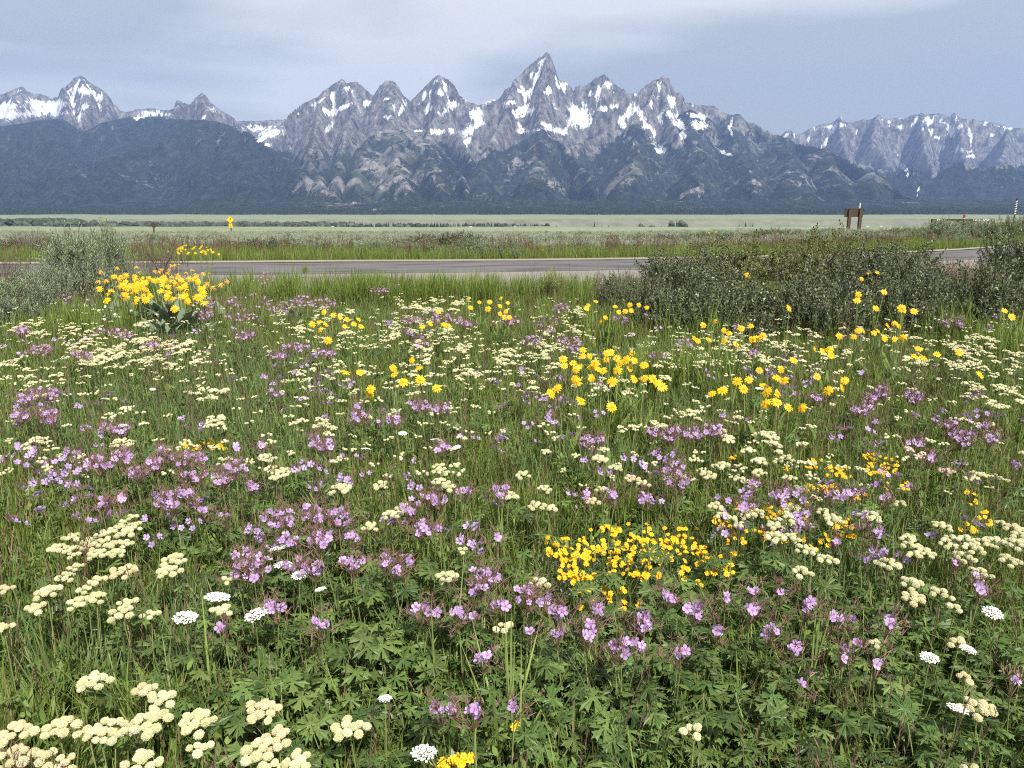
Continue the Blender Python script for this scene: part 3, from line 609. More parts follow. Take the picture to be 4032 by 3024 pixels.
# ------------------------------------------------------------------ plant pieces (meshes shared by many plants)
def grass_tuft(seed, n, h, spread, width, mats, heads=0):
    r = random.Random(seed); b = MB()
    for k in range(n):
        a = r.uniform(0, 6.283); d = spread * math.sqrt(r.random())
        b.blade((d * math.cos(a), d * math.sin(a), -0.02), r.uniform(0, 6.283), h * r.uniform(0.55, 1.1), width * r.uniform(0.7, 1.3), r.uniform(0.0, 0.22), r.uniform(0.1, 1.0) * r.random() * 1.6, 4, 0 if r.random() < 0.93 else min(1, len(mats) - 1), 0.3)
    for k in range(heads):
        a = r.uniform(0, 6.283); d = spread * r.random(); hh = h * r.uniform(1.2, 1.55); az = r.uniform(0, 6.283)
        p0 = Vector((d * math.cos(a), d * math.sin(a), 0)); tip = p0 + Vector((0.12 * hh * math.cos(az), 0.12 * hh * math.sin(az), hh))
        mid = p0.lerp(tip, 0.55) + Vector((0, 0, 0.01))
        b.tube([p0, mid, tip], [0.0011, 0.001, 0.0006], 3, 2, False)
        for q in range(9):
            t = 0.68 + 0.33 * q / 9; c = p0.lerp(tip, t)
            b.blade(c, r.uniform(0, 6.283), hh * 0.06, 0.004, 0.25 + 0.3 * r.random(), 0.2, 2, 2)
    return b.mesh('grass_tuft', mats)
GRASS = [grass_tuft(i, 15, 0.34, 0.055, 0.0055, ['grass_green', 'grass_dry']) for i in range(4)] + [grass_tuft(20 + i, 13, 0.36, 0.045, 0.0075, ['grass_blue', 'grass_dry']) for i in range(3)] + [grass_tuft(40 + i, 8, 0.30, 0.05, 0.004, ['grass_dry', 'grass_green', 'seedhead'], 3) for i in range(2)]
TALL = [grass_tuft(60 + i, 16, 0.55, 0.08, 0.009, ['grass_green', 'grass_blue']) for i in range(3)]
SEEDY = [grass_tuft(80 + i, 3, 0.36, 0.03, 0.004, ['grass_blue', 'grass_dry', 'seedhead'], 3) for i in range(4)]

def palmate(b, M, size, seed, mat=0, lobes=7):
    r = random.Random(seed); vs = [Vector((0, 0, 0))]; rr = [0.0]
    span = 5.0; a0 = math.pi / 2 - span / 2
    st = span / (lobes - 1)
    ring = []
    for k in range(lobes):
        a = a0 + st * k; L_ = size * (1.0 - 0.28 * abs(k - (lobes - 1) / 2) / ((lobes - 1) / 2)) * r.uniform(0.88, 1.08)
        if k == 0: ring.append((a - 0.3 * st, 0.30 * size))
        for da, q in ((-0.14, 0.48), (-0.33, 0.80), (-0.11, 0.72), (0.0, 1.0), (0.11, 0.72), (0.33, 0.80), (0.14, 0.48)):
            ring.append((a + da * st * (1.0 if abs(da) < 0.4 else 0.85), q * L_))
        ring.append((a + 0.5 * st if k < lobes - 1 else a + 0.3 * st, 0.17 * size))
    for a, q in ring:
        z = -0.35 * q * q / size + 0.10 * q * math.sin(lobes * (a - a0) * 6.283 / span * 0.5)
        vs.append(Vector((q * math.cos(a), q * math.sin(a), z))); rr.append(q / size)
    fs = [(0, i, i + 1) for i in range(1, len(vs) - 1)]
    b.add([M @ v for v in vs], fs, mat, rr)
def leaf_frame(pos, az, tilt, spin=0.0):
    return Matrix.Translation(pos) @ Matrix.Rotation(az, 4, 'Z') @ Matrix.Rotation(tilt, 4, 'X') @ Matrix.Rotation(spin, 4, 'Z')
def palmate_leaf(seed, mats=('geranium_leaf', 'stem_green')):
    """a long stalk from the origin and one lobed blade at its end"""
    r = random.Random(seed); b = MB()
    tip = Vector((0, 0.10, 0.22)); b.tube([(0, 0, 0), (0, 0.03, 0.12), tip], [0.0022, 0.0018, 0.0014], 3, 1, False)
    palmate(b, leaf_frame(tip, 0, r.uniform(0.1, 0.6) + 0.15, r.uniform(-0.3, 0.3)), 0.058 * r.uniform(0.9, 1.15), seed, 0, r.choice((5, 7, 7)))
    return b.mesh('geranium_leaf', list(mats))
PALM = [palmate_leaf(i) for i in range(5)]
RED_PALM = [palmate_leaf(9, ('red_leaf', 'stem_brown'))]
def palm_rosette(seed, mats=('geranium_leaf', 'stem_green', 'red_leaf'), n=9, red=0.0):
    r = random.Random(seed); b = MB()
    for k in range(n):
        az = r.uniform(0, 6.283); lean = r.uniform(0.15, 0.9); L_ = r.uniform(0.10, 0.30)
        d = Vector((math.sin(az) * math.sin(lean), math.cos(az) * math.sin(lean), math.cos(lean))); tip = d * L_
        b.tube([(0, 0, 0), tip * 0.5 + Vector((0, 0, 0.012)), tip], 0.0015, 3, 1, False)
        palmate(b, leaf_frame(tip, -az, r.uniform(-0.1, 0.55) - lean * 0.25, r.uniform(-0.4, 0.4)), r.uniform(0.038, 0.062), seed * 31 + k, 2 if r.random() < red else 0, r.choice((5, 7)))
    return b.mesh('leaf_rosette', list(mats))
ROSETTE = [palm_rosette(i) for i in range(6)]
lance = lambda t: max(0.05, math.sin(math.pi * min(1, t * 0.92 + 0.06)) ** 0.8)
def forb(seed, mat, n=14, L_=0.2, wd=0.022, up=0.6, stem=0.0):
    r = random.Random(seed); b = MB()
    for k in range(n):
        z = r.uniform(0, stem)
        b.blade((r.uniform(-.025, .025), r.uniform(-.025, .025), z), r.uniform(0, 6.283), L_ * r.uniform(0.5, 1.1) * (1 - 0.4 * (z / stem if stem else 0)), wd * r.uniform(0.6, 1.2), up * r.uniform(0.2, 1.3), r.uniform(0.1, 0.9), 3, 0, 0.25, lance)
    if stem: b.tube([(0, 0, 0), (0.01, 0, stem)], [0.0025, 0.0015], 3, 1, False)
    return b.mesh('forb', [mat, 'stem_green'])
FORB = [forb(i, 'forb_leaf', 13, 0.22, 0.024, 0.5) for i in range(3)] + [forb(10 + i, 'forb_leaf', 30, 0.055, 0.014, 1.2, 0.26) for i in range(3)] + [forb(20 + i, 'grey_leaf', 22, 0.05, 0.012, 1.0, 0.2) for i in range(1)] + [forb(30 + i, 'forb_leaf', 40, 0.07, 0.006, 1.1, 0.3) for i in range(2)]
DRYSTEM = [forb(50 + i, 'grass_dry', 14, 0.12, 0.004, 0.9, 0.15) for i in range(2)]

def pompom(seed, mat, detail=4):
    r = random.Random(seed); bm = bmesh.new(); bmesh.ops.create_icosphere(bm, subdivisions=detail, radius=1)
    for v in bm.verts:
        n = v.co.normalized(); k = r.uniform(0.84, 1.12) * (1 + 0.10 * math.sin(9 * n.x + seed) * math.sin(9 * n.y) * math.sin(9 * n.z + 1))
        v.co = n * k; v.co.z *= 0.72
    me = bpy.data.meshes.new('flower_head'); bm.to_mesh(me); bm.free(); me.materials.append(MATS[mat])
    return me
POM = {m: [pompom(i * 7 + 1, m) for i in range(3)] for m in ('cream_bloom', 'tan_bloom', 'pink_bloom')}
_ico = bmesh.new(); bmesh.ops.create_icosphere(_ico, subdivisions=2, radius=1); ICO_V = [v.co.copy() for v in _ico.verts]; ICO_F = [[v.index for v in f.verts] for f in _ico.faces]; _ico.free()
_ico = bmesh.new(); bmesh.ops.create_icosphere(_ico, subdivisions=1, radius=1); ICO1_V = [v.co.copy() for v in _ico.verts]; ICO1_F = [[v.index for v in f.verts] for f in _ico.faces]; _ico.free()
def umbel_balls(n, ru, r):
    out = []
    for i in range(n):
        q = ru * math.sqrt((i + 0.35) / n); a = i * 2.39996 + r.uniform(-0.25, 0.25)
        out.append((Vector((q * math.cos(a), q * math.sin(a), -0.35 * q * q / max(ru, 1e-6) + r.uniform(-0.1, 0.1) * ru)), r.uniform(0.82, 1.12)))
    return out
def umbel(seed, mat, n=9, low=False):
    """unit flat-topped head of n balls on rays, node below at the origin of the stalk"""
    r = random.Random(seed); b = MB(); V, Fc = (ICO1_V, ICO1_F) if low else (ICO_V, ICO_F)
    for p, k in umbel_balls(n, 1.0, r):
        rb = 0.37 * k * (1.15 if low else 1)
        b.add([p + Vector((v.x, v.y, v.z * 0.8)) * rb * r.uniform(0.84, 1.1) for v in V], Fc, 0)
        b.tube([(0, 0, -0.9), p], [0.03, 0.025], 3, 1, False)
    for k in range(6): b.blade((0, 0, -0.9), k * 1.05 + r.random(), 0.5, 0.13, 0.9, 0.4, 2, 2, 0, lance)
    return b.mesh('umbel', [mat, 'stem_green', 'bract'])
UMB = {m: [umbel(i, m, 7 + i) for i in range(4)] for m in ('cream_bloom', 'tan_bloom', 'pink_bloom')}
UMB_LOW = [umbel(40 + i, m, 6, True) for i, m in enumerate(('cream_bloom', 'cream_bloom', 'tan_bloom'))]
def leaf_blade(name, mat, L_, wd, lean, curl, seed=0):
    b = MB(); b.blade((0, 0, 0), 0, L_, wd, lean, curl, 4, 0, 0.3, lance); return b.mesh(name, [mat])
BUCK_LEAF = [leaf_blade('leaf', 'forb_leaf', 0.09, 0.024, 0.5 + 0.2 * i, 0.7) for i in range(3)]
SUN_LEAF = [leaf_blade('leaf', 'forb_leaf', 0.26 + 0.04 * i, 0.036, 0.15 + 0.12 * i, 0.5 + 0.2 * i) for i in range(3)]
def arrow_leaf(seed):
    r = random.Random(seed); b = MB(); h = r.uniform(0.12, 0.2)
    b.tube([(0, 0, 0), (0.02, 0, h)], [0.004, 0.003], 3, 0, False)
    b.blade((0.02, 0, h), 0, 0.24, 0.12, r.uniform(0.1, 0.9), r.uniform(0.4, 1.2), 5, 0, 0.35, lambda t: max(0.03, (1 - t) ** 0.75 * min(1, 0.45 + 5 * t)))
    return b.mesh('leaf', ['balsam_leaf'])
ARROW = [arrow_leaf(i) for i in range(4)]

def gflower(seed, full=True):
    """geranium bloom facing +Z, unit radius"""
    r = random.Random(seed); b = MB(); vs = [Vector((0, 0, 0))]; rr = [0.0]; fs = []
    cup = r.uniform(0.12, 0.38)
    for k in range(5):
        a = k * 1.2566 + r.uniform(-0.06, 0.06); L_ = r.uniform(0.92, 1.05); w_ = r.uniform(0.34, 0.42); o = len(vs); tw = r.uniform(-0.1, 0.1)
        for q, s_ in ((0.22, -0.30), (0.55, -0.95), (0.85, -0.95), (1.0, -0.42), (1.0, 0.42), (0.85, 0.95), (0.55, 0.95), (0.22, 0.30)):
            x, y = q * L_, s_ * w_
            vs.append(Vector((x * math.cos(a) - y * math.sin(a), x * math.sin(a) + y * math.cos(a), cup * q * q + tw * s_ - 0.06 * s_ * s_))); rr.append(q)
        vs.append(Vector((0.62 * L_ * math.cos(a), 0.62 * L_ * math.sin(a), cup * 0.38 - 0.05))); rr.append(0.6); c = len(vs) - 1
        fs += [(c, o + i, o + i + 1) for i in range(7)] + [(c, o + 7, 0), (c, 0, o)]
    b.add(vs, fs, 0, rr)
    b.add([Vector((v.x * 0.09, v.y * 0.09, 0.08 + v.z * 0.16)) for v in ICO1_V], ICO1_F, 1)
    for k in range(5):
        a = k * 1.2566 + 0.63; b.tube([(0, 0, 0.02), (0.16 * math.cos(a), 0.16 * math.sin(a), 0.28)], [0.02, 0.03], 3, 1, False)
    return b.mesh('flower', ['geranium_petal', 'geranium_eye'])
GFLOWER = [gflower(i) for i in range(6)]
def rayflower(seed, nray, wd, disc, mats, dome=0.5, droop=0.25, name='flower_head', tip=0.97):
    r = random.Random(seed); b = MB(); n = 10
    for k in range(nray):
        a = 6.283 * k / nray + r.uniform(-0.09, 0.09); L_ = r.uniform(0.86, 1.06); ww = wd * r.uniform(0.8, 1.2); dz = -droop * r.uniform(0.2, 1.4); lift = r.uniform(-0.04, 0.07)
        P_ = []
        for q, s_ in ((disc * 0.8, 0.5), (0.5, 1.0), (0.8, 0.9), (tip, 0.25)):
            for sg in (-1, 1):
                x, y = q * L_, sg * s_ * ww
                P_.append(Vector((x * math.cos(a) - y * math.sin(a), x * math.sin(a) + y * math.cos(a), dz * q * q + lift)))
        b.add(P_, [(0, 1, 3, 2), (2, 3, 5, 4), (4, 5, 7, 6)], 0, [0.2, 0.2, 0.5, 0.5, 0.8, 0.8, 1, 1])
    ring = [[Vector((disc * m_ * math.cos(6.283 * k / n), disc * m_ * math.sin(6.283 * k / n), z)) for k in range(n)] for m_, z in ((1.05, -0.12), (1.0, 0.05), (0.6, disc * dome))]
    vs = [v for q in ring for v in q] + [Vector((0, 0, disc * dome * 1.2))]
    fs = [(j * n + k, j * n + (k + 1) % n, (j + 1) * n + (k + 1) % n, (j + 1) * n + k) for j in range(2) for k in range(n)] + [(2 * n + k, 2 * n + (k + 1) % n, 3 * n) for k in range(n)]
    b.add(vs, fs, 1)
    return b.mesh(name, list(mats))
SUNF = [rayflower(i, 12 + i % 3, 0.135, 0.22, ('sunflower_ray', 'sunflower_disc'), 0.5, 0.15 + 0.12 * (i % 3)) for i in range(5)]
BALSAM = [rayflower(20 + i, 11, 0.15, 0.22, ('sunflower_ray', 'sunflower_disc'), 0.5, 0.35 + 0.2 * i) for i in range(3)]
FADED = [rayflower(30 + i, 9, 0.12, 0.26, ('faded_ray', 'sunflower_disc'), 0.6, 0.7) for i in range(2)]
GOLD = [rayflower(50 + i, 8, 0.24, 0.30, ('gold_ray', 'gold_disc'), 0.6, 0.15 * i) for i in range(3)]
DAISY = [rayflower(60 + i, 26, 0.07, 0.27, ('daisy_white', 'gold_disc'), 0.3, 0.1) for i in range(2)]
def yarrow(seed):
    r = random.Random(seed); b = MB()
    for i in range(56):
        q = math.sqrt((i + 0.4) / 56); a = i * 2.39996
        c = Vector((q * math.cos(a), q * math.sin(a), -0.18 * q * q + r.uniform(-0.05, 0.05))); k = r.uniform(0.10, 0.155)
        b.add([c + Vector((v.x * k, v.y * k, v.z * k * 0.5)) for v in ICO1_V], ICO1_F, 0)
        b.tube([(0, 0, -1.0), c], [0.02, 0.015], 3, 1, False)
    return b.mesh('flower_cluster', ['yarrow_white', 'stem_green'])
YAR = [yarrow(i) for i in range(3)]

# woody plants: unit shrubs (radius 1, height 1) as branch mesh + leaf mesh
def shrub_meshes(seed, leaf, n_tw, n_lf, ls, lw, upright=0.3, shell=0.35, twig='twig', low=False):
    r = random.Random(seed); bb = MB(); lf = MB()
    lobes = [(Vector((r.uniform(-.45, .45), r.uniform(-.45, .45), r.uniform(0.35, 0.6))), r.uniform(0.35, 0.55)) for _ in range(9)]
    if low: lobes += [(Vector((0.6 * math.cos(q_ * 0.9), 0.6 * math.sin(q_ * 0.9), r.uniform(0.12, 0.38))), r.uniform(0.3, 0.42)) for q_ in range(7)]
    for k in range(7):
        a = r.uniform(0, 6.283); bb.tube([(0.05 * math.cos(a), 0.05 * math.sin(a), -0.03), (0.22 * math.cos(a), 0.22 * math.sin(a), 0.3), (0.5 * math.cos(a + 0.3), 0.5 * math.sin(a + 0.3), 0.62)], [0.022, 0.016, 0.008], 4, 0, False)
    for k in range(n_tw):
        c, cr_ = r.choice(lobes)
        d = Vector((r.gauss(0, 1), r.gauss(0, 1), r.gauss(0, 1) + upright)).normalized()
        end = c + Vector((d.x * cr_ * 1.25, d.y * cr_ * 1.25, d.z * cr_ * 0.9)) * (r.uniform(0.7, 1.08) if r.random() < 0.88 else r.uniform(1.1, 1.35))
        end.z = min(1.12, max(0.04, end.z * (1 + 0.16 * math.sin(4.1 * end.x + seed) * math.cos(3.3 * end.y + seed)))); d2 = (d + Vector((0, 0, upright * 2))).normalized()
        st = end - d2 * r.uniform(0.18, 0.32)
        if st.z < 0.0: st.z = 0.0
        bb.tube([st, (st + end) / 2 + Vector((r.gauss(0, .012), r.gauss(0, .012), 0)), end], [0.0055, 0.004, 0.002], 3, 0, False)
        ax = (end - st).normalized(); s1 = ax.orthogonal().normalized(); s2 = ax.cross(s1)
        few = 0.4 if r.random() < 0.2 else 1.0
        for q in range(int(n_lf * few)):
            t = 0.12 + 0.9 * q / n_lf; a = q * 2.4 + r.uniform(-.4, .4); p = st.lerp(end, t)
            o = (s1 * math.cos(a) + s2 * math.sin(a)); dr = (o * 0.8 + ax * r.uniform(0.3, 1.1) + Vector((0, 0, 0.1))).normalized()
            sd_ = dr.cross(ax if abs(dr.dot(ax)) < 0.95 else s1).normalized(); L_ = ls * r.uniform(0.6, 1.2); W_ = lw * r.uniform(0.7, 1.2) / 2
            nn = dr.cross(sd_)
            p2 = p + dr * L_ * 0.55
            lf.add([p, p2 + sd_ * W_ + nn * W_ * 0.3, p + dr * L_, p2 - sd_ * W_ + nn * W_ * 0.3], [(0, 1, 2), (0, 2, 3)], 0, [0, 0.5, 1, 0.5])
    return bb.mesh('branches', [twig]), lf.mesh('foliage', [leaf])
LEAFY = [shrub_meshes(i, 'shrub_leaf', 560, 15, 0.056, 0.034, 0.2, low=True) for i in range(4)]
OLIVE = [shrub_meshes(10 + i, 'shrub_leaf_olive', 480, 15, 0.056, 0.030, 0.3, low=True) for i in range(2)]
SAGE = [shrub_meshes(20 + i, 'sage_leaf', 560, 18, 0.075, 0.019, 0.8, low=True) for i in range(3)]
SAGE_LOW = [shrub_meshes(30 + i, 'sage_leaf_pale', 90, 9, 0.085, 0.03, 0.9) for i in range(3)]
BROWNB = [shrub_meshes(40 + i, 'seedhead', 420, 6, 0.055, 0.014, 0.7, low=True) for i in range(2)]
DARK_LOW = [shrub_meshes(50 + i, 'shrub_leaf', 90, 9, 0.075, 0.04, 0.4) for i in range(2)]
RABBIT = [shrub_meshes(60, 'rabbit_leaf', 260, 14, 0.09, 0.018, 1.6)]
def joined(pair, name, mats):
    b = MB()
    for i, me in enumerate(pair):
        b.add([v.co.copy() for v in me.vertices], [tuple(p.vertices) for p in me.polygons], i)
    return b.mesh(name, mats)
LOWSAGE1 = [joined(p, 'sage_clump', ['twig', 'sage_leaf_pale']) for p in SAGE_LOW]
LOWDARK1 = [joined(p, 'dark_clump', ['twig', 'shrub_leaf']) for p in DARK_LOW]
def dock(seed):
    r = random.Random(seed); b = MB()
    for s_ in range(5):
        x, y = r.uniform(-.12, .12), r.uniform(-.12, .12); h = r.uniform(0.6, 1.0); tx, ty = x + r.uniform(-.12, .12), y + r.uniform(-.12, .12)
        b.tube([(x, y, 0), (tx, ty, h)], [0.004, 0.002], 3, 0, False)
        for k in range(34):
            t = 0.35 + 0.65 * k / 34; p = Vector((x, y, 0)).lerp(Vector((tx, ty, h)), t)
            b.blade(p, r.uniform(0, 6.283), 0.07 * (1.2 - 0.7 * t), 0.016, r.uniform(0.3, 0.9), 0.2, 2, 0, 0, lance)
    return b.mesh('dock', ['dock_red'])
DOCK = [dock(i) for i in range(4)]
def conifer_mesh(seed, tiers, mat='conifer'):
    r = random.Random(seed); b = MB(); n = 9
    for k in range(tiers):
        t = k / tiers; z = 0.08 + 0.86 * t; w_ = (0.17 * (1 - t) + 0.015)
        ring = [Vector((w_ * r.uniform(0.55, 1.15) * math.cos(6.283 * j / n + k), w_ * r.uniform(0.55, 1.15) * math.sin(6.283 * j / n + k), z - r.uniform(0, 0.05))) for j in range(n)]
        top = Vector((0, 0, z + 1.5 / tiers))
        b.add(ring + [top], [(j, (j + 1) % n, n) for j in range(n)], 0)
    return b
CON = [conifer_mesh(i, 9) for i in range(4)]
def cotton_mesh(seed):
    r = random.Random(seed); b = MB()
    for k in range(11):
        c = Vector((r.uniform(-.28, .28), r.uniform(-.28, .28), r.uniform(0.3, 0.82))); k_ = r.uniform(0.14, 0.24)
        b.add([c + Vector((v.x, v.y, v.z * 0.9)) * k_ * r.uniform(0.7, 1.25) for v in ICO_V], ICO_F, 0)
    return b
COT = [cotton_mesh(i) for i in range(3)]
# ------------------------------------------------------------------ plants that can be told apart, one thing each
Q = 4032 / 2212
TOLABEL = []
def note(o, noun, look, px, py): TOLABEL.append((o, noun, look, px, py))
def put(px, py, h):
    x, y = on_plane(px, py, h); return x, y
def mpp(x, y, h): return math.sqrt(x * x + y * y + (1.62 - h) ** 2) / F
def aim(n, roll=0.0):
    return (Vector(n).normalized().to_track_quat('Z', 'Y') @ Euler((0, 0, roll)).to_quaternion()).to_euler()

def buckwheat(cx, cy, w, h, mat='cream_bloom', hz=None):
    r = random.Random(int(cx * 7 + cy * 13)); cx *= Q; cy *= Q; w *= Q; h *= Q
    hz = hz or r.uniform(0.34, 0.40)
    X, Y = put(cx, cy, hz); s = mpp(X, Y, hz); sinA = (1.62 - hz) / (s * F)
    Rx = w / 2 * s; Ry = min(max(0.0, (h / 2 * s - 0.010) / sinA), 2.0 * Rx)
    pts = []
    if Rx <= 0.052: pts = [(0, 0, max(0.016, Rx))]
    else:
        ru = 0.040; tries = 0
        while tries < 400 and len(pts) < 14:
            tries += 1; a = r.uniform(0, 6.283); q = math.sqrt(r.random()); x, y = q * max(0, Rx - ru) * math.cos(a), q * max(0.0, Ry - ru * 0.6) * math.sin(a)
            k = r.uniform(0.026, 0.042)
            if all(math.hypot(x - p[0], y - p[1]) > 0.62 * (k + p[2]) for p in pts): pts.append((x, y, k))
    near = Y < 3.6
    rz = gz1(X, Y)
    o = thing('buckwheat', None, 'wildflower', (X, Y, rz), 'buckwheat plants in bloom')
    for (x, y, k) in pts:
        zt = hz - rz + r.uniform(-0.02, 0.02); m_ = mat if r.random() < 0.85 else r.choice(('cream_bloom', 'tan_bloom'))
        b = MB(); node = Vector((x * 0.96, y * 0.96, zt - 0.9 * k)); foot = Vector((x * 0.45 + r.uniform(-.02, .02), y * 0.45 + r.uniform(-.02, .02), -0.02))
        b.tube([foot, foot.lerp(node, 0.5) + Vector((r.uniform(-.012, .012), r.uniform(-.012, .012), 0)), node], [0.0022, 0.002, 0.0018], 4, 0, False)
        if near:
            nb = max(4, min(15, int(10 * (k / 0.042) ** 1.6))); ball = umbel_balls(nb, k, r)
            for p, _ in ball: b.tube([node, Vector((x, y, zt)) + p], [0.0011, 0.001], 3, 0, False)
            for q in range(6): b.blade(node, q * 1.05 + r.random(), 0.026, 0.007, 0.9, 0.4, 2, 1, 0, lance)
            so = link('flower_stem', b.mesh('flower_stem', ['stem_green', 'bract']), o)
            for p, kk in ball:
                rb = 0.0120 * kk * (k / 0.042) ** 0.4
                link('flower_head', r.choice(POM[m_]), so, Vector((x, y, zt)) + p, (r.uniform(-.3, .3), r.uniform(-.3, .3), r.uniform(0, 6)), rb)
        else:
            so = link('flower_stem', b.mesh('flower_stem', ['stem_green']), o)
            link('umbel', r.choice(UMB[m_]), so, (x, y, zt), (r.uniform(-.2, .2), r.uniform(-.2, .2), r.uniform(0, 6)), k / 1.35)
    if near:
        for q in range(4): link('leaf', r.choice(BUCK_LEAF), o, (r.uniform(-.03, .03), r.uniform(-.03, .03), 0.0), (0, 0, r.uniform(0, 6.3)), r.uniform(0.8, 1.3))
    look = {'cream_bloom': 'cream', 'tan_bloom': 'tan tinged', 'pink_bloom': 'pinkish'}[mat] + (' single-headed' if len(pts) == 1 else ' few-headed' if len(pts) < 5 else ' many-headed')
    note(o, 'buckwheat', look, cx, cy)
    return o

def geranium(cx, cy, w, h, dens=1.0, fuzz=1.0, hz=None):
    r = random.Random(int(cx * 11 + cy * 5)); cx *= Q; cy *= Q; w *= Q; h *= Q
    hz = hz or r.uniform(0.36, 0.42)
    X, Y = put(cx, cy, hz); s = mpp(X, Y, hz); dpx = 0.034 / s
    n = max(1, min(26, round(0.66 * dens * w * h / (dpx * dpx * 0.62))))
    rz = gz1(X, Y); o = thing('geranium', None, 'wildflower', (X, Y, rz), 'geranium plants in bloom')
    P_ = []; tries = 0
    while len(P_) < n and tries < 300:
        tries += 1
        u, v = r.uniform(-1, 1), r.uniform(-1, 1)
        if u * u + v * v > 1: continue
        zz = hz + r.uniform(-0.035, 0.035); x, y = put(cx + u * max(0, w - dpx) / 2, cy + v * max(0, h - dpx * 0.8) / 2, zz)
        if all((x - p.x - X) ** 2 + (y - p.y - Y) ** 2 + (zz - p.z - rz) ** 2 > 0.022 ** 2 for p in P_): P_.append(Vector((x - X, y - Y, zz - rz)))
    left = list(range(len(P_))); near = Y < 4.4; spent = MB()
    while left:
        a = left.pop(0); left.sort(key=lambda i: (P_[i] - P_[a]).length); grp = [a] + [i for i in left[:3] if (P_[i] - P_[a]).length < 0.11]
        left = [i for i in left if i not in grp]
        c = sum((P_[i] for i in grp), Vector()) / len(grp); node = Vector((c.x * 0.93, c.y * 0.93 + 0.01, c.z - 0.065)); foot = Vector((c.x * 0.4, c.y * 0.4 + 0.02, -0.02)); b = MB()
        b.tube([foot, foot.lerp(node, 0.5) + Vector((r.uniform(-.02, .02), r.uniform(-.02, .02), 0)), node], [0.0026, 0.0022, 0.0018], 4, 0, False)
        for i in grp: b.tube([node, (node + P_[i]) / 2 + Vector((0, 0.006, 0.004)), P_[i]], [0.0014, 0.0012, 0.0011], 3, 0, False)
        so = link('flower_stem', b.mesh('flower_stem', ['stem_green']), o)
        for i in grp:
            nrm = Vector((r.gauss(0.1, 0.7), -0.65 + r.gauss(0, 0.5), 0.75)); link('flower', r.choice(GFLOWER), so, P_[i], aim(nrm, r.uniform(0, 6)), 0.0160 * r.uniform(0.62, 1.15))
        for k in range(int(2.2 * fuzz * (len(grp) + 1.2))):
            pc = c + Vector((r.gauss(0, .03), r.gauss(0, .03), r.uniform(-0.03, 0.035)))
            spent.tube([node, (node + pc) / 2 + Vector((0, 0, 0.01)), pc], [0.001, 0.0009, 0.0008], 3, 0, False)
            for q in range(5):
                d = Vector((r.gauss(0, .6), r.gauss(0, .6), 0.9)).normalized()
                spent.tube([pc, pc + d * r.uniform(0.016, 0.030)], [0.0016, 0.0006], 3, 0, False)
    if spent.v:
        so = link('spent_blooms', spent.mesh('spent_blooms', ['spent_bloom']), o); so['kind'] = 'stuff'
    if near:
        for k in range(7): link('leaf', r.choice(PALM), o, (r.uniform(-.06, .06), r.uniform(-.03, .06), -0.01), (r.uniform(-.35, .2), r.uniform(-.25, .25), r.uniform(0, 6.3)), r.uniform(0.75, 1.15))
    else:
        for k in range(2): link('leaf_rosette', r.choice(ROSETTE), o, (r.uniform(-.06, .06), r.uniform(-.03, .1), 0), (0, 0, r.uniform(0, 6.3)), r.uniform(0.8, 1.1))
    note(o, 'geranium', 'pink-purple ' + ('single-flowered' if n == 1 else 'sparse' if n < 5 else 'full' if n < 12 else 'dense'), cx, cy)
    return o

def rayplants(name, noun, look, cat, group, heads, protos_, size, hz, leaves, nleaf, gap, nrm0=(0.12, -0.75, 0.62), leafscale=1.0, jit=0.45, dz=0.05, limit=7):
    """heads: (px, py) in the full frame; heads that stand close together belong to one plant"""
    left = sorted(heads, key=lambda p: p[0]); out = []
    while left:
        a = left.pop(0); grp = [a]
        for p in sorted(left, key=lambda p: abs(p[0] - a[0]) + abs(p[1] - a[1])):
            if len(grp) < limit and abs(p[0] - a[0]) < gap and abs(p[1] - a[1]) < gap * 0.6: grp.append(p)
        left = [p for p in left if p not in grp]
        r = random.Random(int(a[0] * 3 + a[1]))
        pts = []
        for px, py in grp:
            z = hz + r.uniform(-dz, dz); x, y = put(px, py, z); pts.append(Vector((x, y, z)))
        c = sum(pts, Vector()) / len(pts); rz = gz1(c.x, c.y)
        o = thing(name, None, cat, (c.x, c.y, rz), group)
        for p in pts:
            q = p - Vector((c.x, c.y, rz)); foot = Vector((q.x * 0.55 + r.uniform(-.02, .02), q.y * 0.55 + r.uniform(-.02, .04), -0.02)); b = MB()
            b.tube([foot, foot.lerp(q, 0.55) + Vector((r.uniform(-.02, .02), r.uniform(-.02, .02), 0)), q], [size * 0.09, size * 0.075, size * 0.06], 4, 0, False)
            so = link('flower_stem', b.mesh('flower_stem', ['stem_green']), o)
            nv = Vector((nrm0[0] + r.gauss(0, jit), nrm0[1] + r.gauss(0, jit * 0.6), nrm0[2] + r.gauss(0, jit * 0.4)))
            link('flower_head', r.choice(protos_), so, q, aim(nv, r.uniform(0, 6)), size * r.uniform(0.82, 1.1))
            for k in range(nleaf):
                link('leaf', r.choice(leaves), o, foot + Vector((r.uniform(-.05, .05), r.uniform(-.05, .05), 0.02)), (0, 0, r.uniform(0, 6.3)), leafscale * r.uniform(0.7, 1.2))
        cx = sum(p[0] for p in grp) / len(grp); cy_ = sum(p[1] for p in grp) / len(grp)
        note(o, noun, look + (' single-flowered' if len(grp) == 1 else ' few-flowered' if len(grp) < 4 else ' many-flowered'), cx, cy_); out.append(o)
    return out

